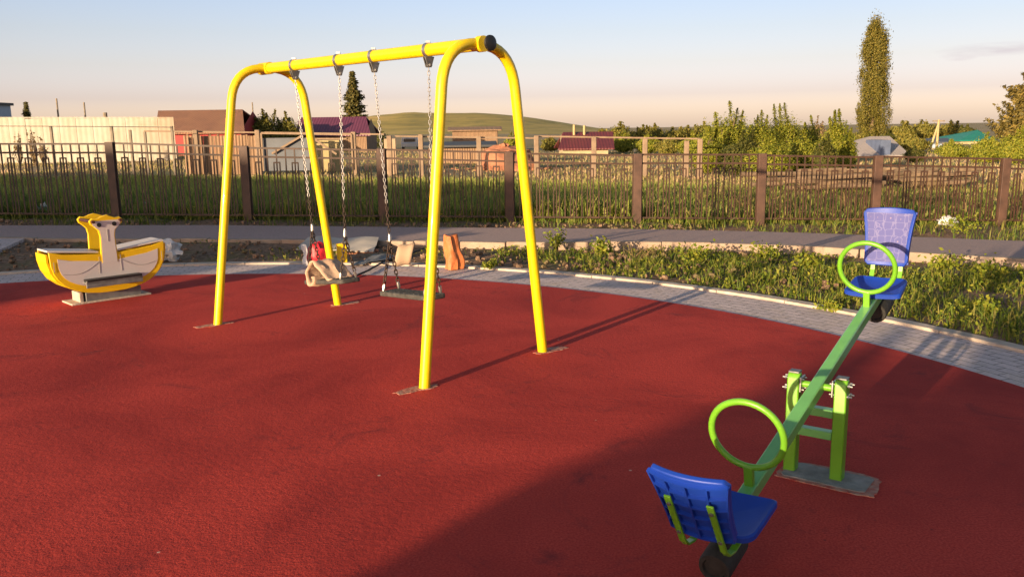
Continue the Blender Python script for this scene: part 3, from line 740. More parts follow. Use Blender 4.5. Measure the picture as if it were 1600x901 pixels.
for s in (1, -1):
    o_ = bc + bn * BW * s
    pan = MB().prism(hull(), o_, bx, UP, 0.022).build('side_panel', 'yboard', boat, bevel=0.004)
    face = MB().prism(hull(inset=0.072), o_ + bn * s * 0.0125, bx, UP, 0.004).build('panel_face', 'hdpe', pan)
    # neck with the flared handle head
    neck = [(-0.085, 0.40), (0.085, 0.40), (0.078, 0.58), (0.074, 0.67), (0.086, 0.735), (0.125, 0.775), (0.155, 0.80), (0.165, 0.835), (0.135, 0.862), (0.09, 0.855), (0.05, 0.872), (0.0, 0.885), (-0.05, 0.872), (-0.09, 0.855), (-0.135, 0.862), (-0.165, 0.835), (-0.155, 0.80), (-0.125, 0.775), (-0.086, 0.735), (-0.074, 0.67), (-0.078, 0.58)]
    nk = MB().prism(neck, o_ + bn * s * 0.0015, bx, UP, 0.0285).build('handle_neck', 'yboard', boat, bevel=0.005)
    face2 = [(x * 0.86, min(z, 0.845)) for x, z in neck]; face2 = [(x, z - 0.012 if z > 0.77 else z) for x, z in face2]
    MB().prism(face2, o_ + bn * s * 0.0165, bx, UP, 0.003).build('neck_face', 'hdpe', nk)
    for k in (-1, 1): MB().tube([o_ + bx * 0.075 * k + UP * 0.792 + bn * s * 0.010, o_ + bx * 0.075 * k + UP * 0.792 + bn * s * 0.026], 0.022, 14).build('handle_hole_cap', 'blackp', nk)
    gr = MB(); off = bn * s * 0.0155
    gr.bar(o_ + UP * 0.62 + bn * s * 0.019, o_ + UP * 0.74 + bn * s * 0.019, 0.007, 0.004, bn)
    gr.build('engraved_slot', 'grove', nk)
    arc = lambda x0, z0, x1, z1, sag: [(x0 + (x1 - x0) * t, z0 + (z1 - z0) * t - sag * sin(pi * t)) for t in [i / 8 for i in range(9)]]
    for cv in (arc(-0.46, 0.33, -0.11, 0.42, 0.05), arc(0.46, 0.36, 0.11, 0.42, 0.05), [(-0.105, 0.47), (-0.11, 0.3)], [(0.105, 0.47), (0.11, 0.3)], [(-0.535, 0.46), (-0.535, 0.36)], [(0.535, 0.46), (0.535, 0.36)]):
        g2 = MB()
        for a, b in zip(cv, cv[1:]): g2.bar(o_ + bx * a[0] + UP * a[1] + off, o_ + bx * b[0] + UP * b[1] + off, 0.005, 0.003, bn)
        g2.build('engraved_line', 'grove', pan)
    # foot rest shelf
    fr = MB().box(o_ + bn * s * 0.060 + UP * 0.225, (0.56, 0.09, 0.02), Matrix.Rotation(BA, 3, 'Z'))
    fr.box(o_ + bn * s * 0.095 + UP * 0.21, (0.56, 0.02, 0.07), Matrix.Rotation(BA, 3, 'Z'))
    fb_ = fr.build('footrest', 'greybox', boat, bevel=0.003)
    MB().box(o_ + bn * s * 0.060 + UP * 0.248, (0.55, 0.10, 0.022), Matrix.Rotation(BA, 3, 'Z')).build('footrest_shade', 'blackp', fb_, bevel=0.002)  # black strip paints the shadow along the footrest top
# curved end boards and seat boards
for s in (-1, 1):
    e = MB(); prof = [(0.585, 0.54), (0.583, 0.46), (0.56, 0.36), (0.51, 0.27), (0.43, 0.20), (0.33, 0.15)]
    for a, b in zip(prof, prof[1:]):
        pa, pb = bc + bx * a[0] * s + UP * a[1], bc + bx * b[0] * s + UP * b[1]
        e.bar(pa, pb, 2 * BW - 0.024, 0.018, bx)
    e.build('end_board', 'yboard', boat)
    sb = MB(); c0 = bc + bx * 0.335 * s
    sb.prism([(-0.24, 0.505), (0.24, 0.560), (0.24, 0.578), (-0.24, 0.523)], c0, bx * s, UP, 2 * BW - 0.03)
    sb.build('seat_board', 'hdpe', boat, bevel=0.003)
hb = MB()
for k in (-1, 1): hb.tube([bc + bx * 0.135 * k + UP * 0.828 - bn * (BW + 0.05), bc + bx * 0.135 * k + UP * 0.828 + bn * (BW + 0.05)], 0.016, 12)
hb.build('handle_bar', 'handle', boat, smooth=True)
sp = MB()
sp.box(bc + UP * 0.058 + bx * 0.03, (0.56, 0.24, 0.10), Matrix.Rotation(BA, 3, 'Z'))
sp.build('base_box', 'greybox', boat, bevel=0.006)
MB().box(bc + UP * 0.06 - bx * 0.29, (0.04, 0.22, 0.11), Matrix.Rotation(BA, 3, 'Z')).build('base_foot', 'kerb', boat, bevel=0.006)
MB().box(bc + UP * 0.009, (0.80, 0.30, 0.018), Matrix.Rotation(BA, 3, 'Z')).build('base_plate', 'kerb', boat, bevel=0.004)

# ------------------------------------------------------------------ litter and packing
def sheet(name, m, P00, P10, P11, P01, thick, nx=14, ny=10, wob=0.02, f=6, label='', cat='', seed=0, curl=None):
    mb = MB(); top = []
    for j in range(ny + 1):
        for i in range(nx + 1):
            u, v = i / nx, j / ny; p = (P00 * (1 - u) + P10 * u) * (1 - v) + (P01 * (1 - u) + P11 * u) * v
            p = p + Vector((0, 0, wob * noise.noise(Vector((u * f, v * f, seed)))))
            if curl: p = p + curl(u, v)
            top.append(p)
    n = len(top); mb.v = [tuple(p) for p in top] + [tuple(p - Vector((0, 0, thick))) for p in top]; W = nx + 1
    for j in range(ny):
        for i in range(nx):
            a = j * W + i; mb.f += [(a, a + 1, a + 1 + W, a + W), (n + a, n + a + W, n + a + 1 + W, n + a + 1)]
    for i in range(nx): mb.f += [(i, n + i, n + i + 1, i + 1), (ny * W + i, ny * W + i + 1, n + ny * W + i + 1, n + ny * W + i)]
    for j in range(ny): mb.f += [(j * W, (j + 1) * W, n + (j + 1) * W, n + j * W), (j * W + nx, n + j * W + nx, n + (j + 1) * W + nx, (j + 1) * W + nx)]
    c = sum(top, Vector()) / n; c.z = min(p.z for p in top)
    return tag(mb.build(name, m, smooth=True, origin=c), label, cat)
# board resting on the farther swing seat
_, c, d, w_, up = swA
prof = [(0.175, 0.030), (0.13, 0.045), (0.07, 0.085), (0.01, 0.135), (-0.05, 0.178), (-0.10, 0.185), (-0.15, 0.150), (-0.195, 0.100), (-0.215, 0.045), (-0.200, -0.010), (-0.165, -0.035), (-0.125, -0.025), (-0.100, 0.010), (-0.105, 0.045), (-0.130, 0.055)]
pc_ = []
for i in range(len(prof) - 1):
    for k in range(3): t = k / 3; pc_.append((prof[i][0] * (1 - t) + prof[i + 1][0] * t, prof[i][1] * (1 - t) + prof[i + 1][1] * t))
mb = MB(); nw_ = 9
for i, (a, h) in enumerate(pc_):
    for j in range(nw_ + 1):
        v = j / nw_ - 0.5; wd = 0.27 - 0.06 * abs(i / len(pc_) - 0.5)
        p = c + d * (a + 0.02 * noise.noise(Vector((i * 0.15, j * 0.5, 3)))) + up * (h + 0.03 * noise.noise(Vector((i * 0.2, j * 0.45, 7)))) + w_ * (v * wd + 0.012 * noise.noise(Vector((i * 0.35, 1, 2))))
        mb.v.append(tuple(p))
for i in range(len(pc_) - 1):
    for j in range(nw_): q0 = i * (nw_ + 1) + j; mb.f.append((q0, q0 + 1, q0 + nw_ + 2, q0 + nw_ + 1))
o = mb.build('packing_board', 'paper', smooth=True, origin=c); sd_ = o.modifiers.new('wall', 'SOLIDIFY'); sd_.thickness = 0.014
tag(o, 'crumpled pale peach packing sheet lying curled on the farther swing seat', 'packing')
# grey board sheet by the path
g0 = ter(520, 394); a, b, c2, d2 = at(462, 389, g0.y), at(584, 392, g0.y), at(592, 371, g0.y + 0.75), at(482, 370, g0.y + 0.75)
sheet('packing_sheet', 'board', a, b, c2, d2, 0.012, 16, 8, 0.03, 3, 'flat grey cardboard sheet lying on the soil before the path', 'cardboard', 5.1)
pl = MB(); pa, pb = at(526, 397, g0.y + 0.05), at(586, 396, g0.y + 0.05)
for i in range(2):
    k = Vector((0, 0.10 * i, 0.015 * i)); pl.bar(pa + k, pb + k + Vector((0.04 * i, 0, 0.02)), 0.07, 0.03)
tag(pl.build('plank', 'brick', origin=pa), 'narrow orange brown board strips under the front edge of the grey cardboard sheet', 'boards')
p = ter(535, 411); mb = MB().box(p + Vector((0.0, 0, 0.13)), (0.13, 0.03, 0.26), Matrix.Rotation(0.3, 3, 'Z')); mb.box(p + Vector((0.0, -0.02, 0.24)), (0.13, 0.04, 0.03), Matrix.Rotation(0.3, 3, 'Z'))
tag(mb.build('yellow_board', 'yboard', bevel=0.006, origin=p), 'small yellow board standing on the soil right beside the far right leg', 'board')
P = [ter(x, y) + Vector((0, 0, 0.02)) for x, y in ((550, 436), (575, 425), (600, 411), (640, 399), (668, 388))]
sheet('shade_sheet', 'greybox', P[1] + Vector((-0.3, 0.35, 0.01)), P[2] + Vector((0, 0.05, 0.02)), P[3] + Vector((0, 0.1, 0.01)), P[2] + Vector((-0.25, 0.45, 0.0)), 0.006, 12, 6, 0.06, 4, 'dark rumpled sheet standing in for shade on the soil between the two swings', 'shade stand-in', 8.0)  # dark sheet laid in place of the shaded streak on the ground
hz2 = MB().tube([p.lerp(q, t) for p, q in zip(P, P[1:]) for t in (0, 0.5)] + [P[-1]], 0.013, 8)
tag(hz2.build('shadow_tube', 'black', smooth=True, origin=P[0]), 'thin dark tube standing in for a shadow across the kerb between the two swings', 'hose')  # dark tube drawn in place of a thin shadow line
# curled cardboard
cc = ter(632, 419); mb = MB(); n = 16
rim = []
for lv in range(7):
    for k in range(n + 1):
        a = radians(-75 + 210 * k / n); R_ = 0.135 + 0.006 * sin(lv * 1.3)
        p = cc + Vector((0.02 + lv * 0.034 - 0.12 + 0.03 * sin(a), -R_ * cos(a) * 0.8 + 0.05, 0.15 + R_ * sin(a) + lv * 0.004)); mb.v.append(tuple(p))
for lv in range(6):
    for k in range(n): a = lv * (n + 1) + k; mb.f.append((a, a + 1, a + n + 2, a + n + 1))
o = mb.build('cardboard_roll', 'card', smooth=True, origin=cc); sdf = o.modifiers.new('wall', 'SOLIDIFY'); sdf.thickness = 0.008
tag(o, 'curled piece of brown cardboard standing on the paving behind the nearer swing', 'cardboard')
# orange wrapping standing on the kerb
oc = ter(709, 420); mb = MB(); n = 18
for lv in range(9):
    t = lv / 8; z = 0.42 * t
    for k in range(n):
        a = 2 * pi * k / n; r = 1 + 0.28 * sin(3 * a + 0.6) + 0.34 * noise.noise(Vector((cos(a) * 2, sin(a) * 2, t * 2.5)))
        mb.v.append(tuple(oc + Vector((cos(a) * 0.105 * r * (1 - 0.38 * t ** 1.5) + 0.012 * sin(t * 5) - 0.03 * t, sin(a) * 0.07 * r * (1 - 0.3 * t), z + (0.014 * sin(2 * a + 0.7) if lv == 8 else 0.02 * sin(3 * a) * t)))))
for lv in range(8):
    for k in range(n): mb.f.append((lv * n + k, lv * n + (k + 1) % n, (lv + 1) * n + (k + 1) % n, (lv + 1) * n + k))
mb.f.append(tuple(range(n)))
mb.f.append(tuple(range(8 * n, 9 * n)))
tag(mb.build('wrapping_sack', 'orange', smooth=True, origin=oc), 'upright orange paper sack standing on the pale kerb right of the nearest leg', 'sack')
# red and white bag
rc_ = ter(496, 416); rbag = MB().ball(rc_ + Vector((0, 0, 0.15)), 0.16, 18, 12, (0.85, 0.6, 0.98), 0.35, 3.0)
rt = thing('shopping_bag', rc_, 'red bag with a white band on the soil behind the farther swing', 'bag')
rbag.build('bag_body', 'red', rt, smooth=True)
mbw = MB()
for i in range(10):
    z = 0.03 + 0.03 * i; mbw.v += [tuple(rc_ + Vector((-0.155 - 0.012 * sin(i), -0.10, z))), tuple(rc_ + Vector((-0.095 + 0.01 * cos(i), -0.135, z)))]
for i in range(9): mbw.f.append((2 * i, 2 * i + 1, 2 * i + 3, 2 * i + 2))
ow = mbw.build('white_band', 'white', rt, smooth=True); s_ = ow.modifiers.new('wall', 'SOLIDIFY'); s_.thickness = 0.01
# white plastic bags
def crumple(name, px, py, r, m, label, cat, sc=(1, 0.8, 0.7), seed=0.0, group=None):
    p = ter(px, py); mb = MB().ball(p + Vector((0, 0, r * sc[2] * 0.8)), r, 18, 12, sc, 0.75, seed)
    return tag(mb.build(name, m, smooth=True, origin=p), label, cat, group)
crumple('plastic_bag', 264, 404, 0.16, 'white', 'crumpled white plastic bag on the soil just right of the boat rider', 'plastic bag', (1.1, 0.7, 0.8), 1.7)
crumple('plastic_bag', 1480, 351, 0.14, 'white', 'grey white plastic heap in weeds at the fence behind the far blue seat', 'plastic bag', (1.2, 0.8, 0.6), 4.1)
for i, (px, py, r, lab) in enumerate(((58, 334, 0.10, 'leftmost white litter scrap standing under the brown fence'), (70, 333, 0.12, 'tall white litter scrap, second from the left, under the brown fence'), (119, 328, 0.09, 'flat white litter scrap midway between the left frame edge and first fence post'), (227, 326, 0.09, 'white litter scrap behind the fence just right of the leftmost post'))):
    crumple('litter', px, py + 3, r, 'white', lab, 'litter', (0.7, 0.6, 1.0), 9.0 + i * 2)
for i, (px, py, lab) in enumerate(((744, 337, 'dry straw heap against the fence behind the nearest yellow leg'), (1004, 402, 'bent dry stalk scrap in the grass verge'),)):
    p = ter(px, py); mb = MB()
    for k in range(26):
        a = random.uniform(0, 2 * pi); l = random.uniform(0.10, 0.32); q = p + Vector((random.gauss(0, 0.12), random.gauss(0, 0.08), 0))
        mb.tube([q, q + Vector((cos(a) * l * 0.6, sin(a) * l * 0.4, random.uniform(0.05, 0.2)))], [0.006, 0.003], 4)
    tag(mb.build('straw_heap', 'reed', origin=p), lab, 'dry stalks')

# ------------------------------------------------------------------ plants as blades and leaves
def mesh_np(name, verts, faces, m, parent=None, origin=Vector()):
    me = bpy.data.meshes.new(name); o = bpy.data.objects.new(name, me); COL.objects.link(o)
    po = ORI.get(parent.name, Vector()) if parent else Vector()
    v = verts - np.array(origin if not parent else po)
    me.vertices.add(len(v)); me.vertices.foreach_set('co', v.astype(np.float32).ravel())
    k = faces.shape[1]; me.loops.add(faces.size); me.polygons.add(len(faces))
    me.loops.foreach_set('vertex_index', faces.astype(np.int32).ravel())
    me.polygons.foreach_set('loop_start', np.arange(0, faces.size, k, dtype=np.int32))
    me.update(calc_edges=True); me.validate(); me.materials.append(M[m])
    if parent: o.parent = parent
    else: o.location = origin
    ORI[o.name] = Vector(origin) if not parent else po
    return o
def blades(P, H, W, lean=0.5):
    """curved grass blades: two quads each"""
    n = len(P); a = rng.uniform(0, 2 * pi, n); b = rng.uniform(0, 2 * pi, n); l = np.abs(rng.normal(0, lean, n)) * H
    side = np.c_[np.cos(a), np.sin(a), np.zeros(n)] * (W / 2)[:, None]; ld = np.c_[np.cos(b), np.sin(b), np.zeros(n)]
    up = np.c_[np.zeros(n), np.zeros(n), H]
    m1 = P + up * 0.55 + ld * (l * 0.3)[:, None]; tp = P + up * np.clip(1 - 0.25 * l / H, 0.5, 1)[:, None] + ld * l[:, None]
    V = np.stack([P - side, P + side, m1 + side * 0.8, m1 - side * 0.8, tp + side * 0.15, tp - side * 0.15], 1).reshape(-1, 3)
    i = np.arange(n) * 6; Fc = np.r_[np.c_[i, i + 1, i + 2, i + 3], np.c_[i + 3, i + 2, i + 4, i + 5]]
    return V, Fc
def leaves(P, size, norm=None, dirs=None):
    """small bent leaf quads turned at random"""
    n = len(P); d = rng.normal(size=(n, 3)) if dirs is None else dirs + rng.normal(0, 0.5, (n, 3)); d /= np.linalg.norm(d, axis=1)[:, None]
    if norm is not None:            # leaf faces turn outward from the crown, loosely
        nn = norm / np.maximum(1e-6, np.linalg.norm(norm, axis=1))[:, None] + rng.normal(0, 0.42, (n, 3)); nn /= np.linalg.norm(nn, axis=1)[:, None]
        d -= nn * (d * nn).sum(1)[:, None]; d /= np.linalg.norm(d, axis=1)[:, None]; r = np.cross(nn, d)
    else:
        r = rng.normal(size=(n, 3)); r -= d * (r * d).sum(1)[:, None]; r /= np.linalg.norm(r, axis=1)[:, None]
    s = (size * rng.uniform(0.6, 1.3, n))[:, None]
    V = np.stack([P - d * s * 0.5, P + r * s * 0.28, P + d * s * 0.5, P - r * s * 0.28], 1).reshape(-1, 3); i = np.arange(n) * 4
    return V, np.c_[i, i + 1, i + 2, i + 3]
def vnoise(P, f, seed=0.0): return np.array([noise.noise(Vector((p[0] * f + seed, p[1] * f, seed))) for p in P])


# verge grass on the right, thinning into bare soil on the left
Q = np.c_[rng.uniform(-10, 11, 120000), rng.uniform(5.5, 16, 120000), np.zeros(120000)]
dist = np.hypot(Q[:, 0] - CX, Q[:, 1] - CY)
ok = (dist > R_KERB + 0.06) & (Q[:, 1] < near_road(Q[:, 0]) - 0.22)
Q = Q[ok]; nz = vnoise(Q, 0.9, 3.0) + 0.6 * vnoise(Q, 2.6, 8.0)
dens = np.clip((Q[:, 0] + 0.1) / 1.2, 0, 1) * 0.9 + np.clip(nz * 1.1 - 0.05, 0, 1) * 0.5
dens = np.where(Q[:, 0] < -0.2, np.clip(nz - 0.22, 0, 1) * 0.55, np.clip(dens * 0.55 + nz * 1.6 + 0.35 * np.clip(Q[:, 0] - 0.5, 0, 1.4), 0.02, 1))
keep = rng.uniform(size=len(Q)) < dens; Q = Q[keep]; nz = nz[keep]
Q[:, 2] = [tz(x, y) - 0.05 for x, y in Q[:, :2]]
Hh = rng.uniform(0.035, 0.11, len(Q)) * (1 + 1.3 * np.clip(nz, -0.6, 1)) * np.clip((near_road(Q[:, 0]) - Q[:, 1]) / 1.2, 0.35, 1) * np.clip(0.5 + 0.5 * (Q[:, 0] + 3) / 3, 0.5, 1)
V, Fc = blades(Q, Hh + 0.04, rng.uniform(0.007, 0.016, len(Q)), 0.6)
tag(mesh_np('verge_grass', V, Fc, 'grass'), 'green and straw coloured grass on the verge between kerb and path', 'grass', kind='stuff')
# clods of dug soil on the bare part
mbc = MB(); nrng = np.random.default_rng(5)
for k in range(2600):
    x, y = nrng.uniform(-9.5, 3.5), nrng.uniform(8.5, 15.6)
    if math.hypot(x - CX, y - CY) < R_KERB + 0.12 or y > near_road(x) - 0.25: 
        if not (far_road(x) + 0.05 < y < 15.8): continue
    r_ = 0.015 + 0.035 * nrng.uniform() ** 3; mbc.ball((x, y, tz(x, y) + r_ * 0.2), r_, 6, 4, (1, 1, 0.75), 0.8, k)
tag(mbc.build('soil_clods', 'soil', smooth=False), 'loose clods of dug soil on the bare strip', 'soil clods', kind='stuff')
# broad leaves of low ground weeds mixed in
sel = rng.uniform(size=len(Q)) < 0.75; P = Q[sel].copy(); P[:, 2] += rng.uniform(0.04, 0.13, len(P)) * np.clip(0.6 + nz[sel], 0.3, 1.2)
V, Fc = leaves(P, np.full(len(P), 0.042))
tag(mesh_np('ground_cover', V, Fc, 'weed'), 'low broad leaved weeds growing through the verge grass', 'ground cover', kind='stuff')
# soil strip between path and fence
Q = np.c_[rng.uniform(-12, 12, 26000), rng.uniform(11, 17.2, 26000), np.zeros(26000)]
ok = (Q[:, 1] > far_road(Q[:, 0]) + 0.05); Q = Q[ok]; nz = vnoise(Q, 0.8, 5.0)
edge = np.clip((Q[:, 1] - 15.2) / 1.0, 0, 1)
keep = rng.uniform(size=len(Q)) < np.clip(nz * 0.8 + 0.10 + 0.55 * edge + 0.25 * (Q[:, 0] > 2), 0, 1); Q = Q[keep]
Q[:, 2] = [tz(x, y) - 0.05 for x, y in Q[:, :2]]
V, Fc = blades(Q, rng.uniform(0.10, 0.26, len(Q)), rng.uniform(0.010, 0.022, len(Q)), 0.6)
tag(mesh_np('fence_foot_grass', V, Fc, 'grass'), 'patchy grass and dry tufts on the strip under the brown fence', 'grass', kind='stuff')
# tall meadow beyond the fence
n = 95000
Y = 16.3 + 13 * rng.uniform(size=n) ** 1.5; X = rng.uniform(-1, 1, n) * (Y * 0.66 + 1.5)
Q = np.c_[X, Y, np.zeros(n)]; nz = vnoise(Q, 0.35, 2.0) + 0.5 * vnoise(Q, 1.3, 4.0)
keep = rng.uniform(size=n) < np.clip(0.72 + nz * 0.6 - 0.15 * np.clip((X - 6) / 3, 0, 1), 0.05, 1); Q = Q[keep]; nz = nz[keep]
Q[:, 2] = [tz(x, y) - 0.05 for x, y in Q[:, :2]]
hh = (0.31 + 0.17 * nz) * rng.uniform(0.5, 1.4, len(Q)); hh *= np.clip(1.0 - 0.045 * np.clip(Q[:, 0], 0, 9), 0.6, 1) * np.clip(1.7 - (Q[:, 1] - 16) / 10, 0.4, 1)
V, Fc = blades(Q, np.clip(hh, 0.12, 1.1), rng.uniform(0.02, 0.045, len(Q)), 0.35)
tag(mesh_np('meadow_grass', V, Fc, 'tall'), 'tall dark green meadow grass beyond the brown fence', 'grass', kind='stuff')
# brown dry stalks beyond the right part of the fence
n = 2600; Y = rng.uniform(17, 26, n); X = 0.22 * Y + rng.uniform(0, 1, n) * (0.42 * Y); Q = np.c_[X, Y, np.zeros(n)]
keep = rng.uniform(size=n) < np.clip(0.35 + vnoise(Q, 0.5, 7.0), 0, 1); Q = Q[keep]; Q[:, 2] = [tz(x, y) - 0.05 for x, y in Q[:, :2]]
V, Fc = blades(Q, rng.uniform(0.2, 0.6, len(Q)), rng.uniform(0.02, 0.04, len(Q)), 0.7)
tag(mesh_np('dry_reeds', V, Fc, 'reed'), 'brown dry stalks beyond the right end of the brown fence', 'dry stalks', kind='stuff')

def weed(px, py, r, h, label, cat='weed', m='weed', n=260, group=None):
    h *= 0.55; p = ter(px, py); root = thing('weed_plant', p, label, cat, group); V = []; mb = MB()
    for k in range(9):
        a = random.uniform(0, 2 * pi); q = p + Vector((cos(a) * r * random.uniform(0.4, 1), sin(a) * r * random.uniform(0.4, 1), h * random.uniform(0.6, 1.1)))
        mb.tube([p, p.lerp(q, 0.5) + Vector((0, 0, 0.15 * h)), q], [0.006, 0.005, 0.003], 5)
        for j in range(n // 9):
            t = random.uniform(0.25, 1.05); V.append(np.array(p.lerp(q, t)) + rng.normal(0, r * 0.18, 3) + np.array([0, 0, 0.12 * h]))
    mb.build('stem', m, root)
    Vv, Ff = leaves(np.array(V), np.full(len(V), min(0.055, r * 0.30))); mesh_np('leaves', Vv, Ff, m, root)
weed(765, 419, 0.13, 0.12, 'small bright green weed growing at the kerb right of the orange sack')
weed(1297, 483, 0.13, 0.07, 'flat yellow green weed on the kerb left of the far blue seat')
weed(940, 398, 0.22, 0.38, 'tall leafy weed in the verge right of the right near leg')
weed(868, 392, 0.16, 0.42, 'slender tall weed in the verge directly beside the right near leg')
weed(1090, 408, 0.28, 0.22, 'broad pale leaved weed in the middle of the verge')
weed(1190, 402, 0.30, 0.24, 'spreading bright weed near the path kerb in the verge')
weed(1262, 420, 0.26, 0.26, 'bushy yellow green weed left of the far ring handle')
weed(1465, 425, 0.30, 0.30, 'large yellow green weed right of the far blue seat')
weed(1545, 440, 0.30, 0.26, 'large pale weed in the verge near the right frame edge')
weed(1540, 492, 0.14, 0.22, 'small yellow weed in dark grass nearest the right frame edge')
weed(1505, 362, 0.42, 0.36, 'round green bush of weeds at the fence foot beside the white plastic heap')
weed(1390, 352, 0.32, 0.25, 'yellowish weed under the brown fence behind the far blue backrest')
weed(690, 340, 0.30, 0.25, 'low green weed under the fence behind the nearest yellow leg')
weed(955, 345, 0.35, 0.22, 'wide low weed under the fence right of the yellow frame')

# dry stubble of the open ground further out
n = 100000; Y = 21 + 54 * rng.uniform(size=n) ** 1.6; X = rng.uniform(-1, 1, n) * (Y * 0.66); Q = np.c_[X, Y, np.zeros(n)]
keep = rng.uniform(size=n) < np.clip(0.55 + vnoise(Q, 0.15, 6.0), 0.1, 1); Q = Q[keep]; Q[:, 2] = [tz(x, y) - 0.02 for x, y in Q[:, :2]]
V, Fc = blades(Q, rng.uniform(0.06, 0.20, len(Q)), rng.uniform(0.02, 0.045, len(Q)), 0.6)
tag(mesh_np('field_stubble', V, Fc, 'stub'), 'short dry yellowish grass on the open ground between the far fence and the houses', 'grass', kind='stuff')

# ------------------------------------------------------------------ brown metal fence
fpx = [(-238, 221, -216, 338), (-34, 222, -20, 339), (171, 222, 183, 340), (381, 228, 389, 343), (590, 232, 600, 344), (790, 237, 797, 345), (992, 240, 995, 347), (1190, 240, 1187, 348), (1370, 243, 1366, 348), (1567, 247, 1563, 349), (1766, 250, 1755, 351)]
fb, ft = [], []
for (tx, ty_, x, y) in fpx:
    b = at((x + tx) / 2 + (x - tx) / 2, y, FENCE_Y); b.z = tz(b.x, b.y); fb.append(b)
    t = at(tx, ty_, FENCE_Y); ft.append(Vector((b.x, b.y, t.z)))
fen = thing('metal_fence', fb[5], 'long brown metal picket fence with square posts across the whole view', 'fence')
for b, t in zip(fb, ft):
    MB().box((b.x, b.y, (t.z + b.z - 0.1) / 2), (0.15, 0.12, t.z - b.z + 0.1)).build('post', 'fpost', fen, bevel=0.006)
for i in range(len(fb) - 1):
    b0, b1_, t0, t1 = fb[i], fb[i + 1], ft[i], ft[i + 1]; mb = MB()
    dx = (b1_ - b0); g = 0.085 / dx.length
    def X(u): return b0 + dx * u
    def zt(u): return (t0.z * (1 - u) + t1.z * u) - 0.02 - (0.015 if i % 2 else 0.0)
    def zb(u): return b0.z * (1 - u) + b1_.z * u + 0.09
    def pt(u, z): p = X(u); return Vector((p.x, p.y, z))
    drop = 0.16
    for off in (0.0, drop): mb.bar(pt(g, zt(g) - off), pt(1 - g, zt(1 - g) - off), 0.026, 0.034)
    mb.bar(pt(g, zb(g)), pt(1 - g, zb(1 - g)), 0.026, 0.034)
    npk = 15
    for k in range(npk):
        u = g + (1 - 2 * g) * k / (npk - 1); mb.bar(pt(u, zb(u)), pt(u, zt(u)), 0.022, 0.022, Vector((0, 1, 0)))
        if k % 2 == 1:
            wv = 0.055 / dx.length; zz = zt(u) - drop - 0.10
            for sg in (-1, 1): mb.bar(pt(u + sg * wv, zb(u)), pt(u + sg * wv, zz), 0.020, 0.020, Vector((0, 1, 0)))
            mb.bar(pt(u - wv - 0.003, zz), pt(u + wv + 0.003, zz), 0.024, 0.026)
    mb.build('panel', 'fence', fen)

# ------------------------------------------------------------------ beyond the fence
def gz(y, x=0.0): return tz(x, y)
def base(px, y, py=230): p = at(px, py, y); p.z = gz(y, p.x); return p
def top(px, py, y): return at(px, py, y)

# cream sheet wall
p0, p1 = base(-90, 44), base(275, 46); t0, t1 = top(-90, 185, 44), top(275, 185, 46)
sw_ = thing('sheet_wall', (p0 + p1) / 2, 'long cream sheet metal wall lit by the low sun at the left', 'wall')
mb = MB(); nseg = 14
lvl = [186, 186, 186, 186, 186, 186, 186, 186, 185, 185, 185, 184, 184, 184]
for i in range(nseg):
    a, b = p0.lerp(p1, i / nseg), p0.lerp(p1, (i + 1) / nseg); zt_ = t0.z + (t1.z - t0.z) * i / nseg + random.uniform(-0.03, 0.03)
    dn = Vector((0, random.uniform(-0.015, 0.015), 0))
    mb.box(((a.x + b.x) / 2, (a.y + b.y) / 2 + dn.y, (zt_ + a.z) / 2), ((b - a).length - 0.015, 0.05, zt_ - a.z), Matrix.Rotation(atan2(b.y - a.y, b.x - a.x), 3, 'Z'))
mb.build('sheet', 'cream', sw_)
cp = MB().bar(Vector((p0.x, p0.y, t0.z + 0.04)), Vector((p1.x, p1.y, t1.z + 0.04)), 0.10, 0.05); cp.build('capping', 'cream', sw_)

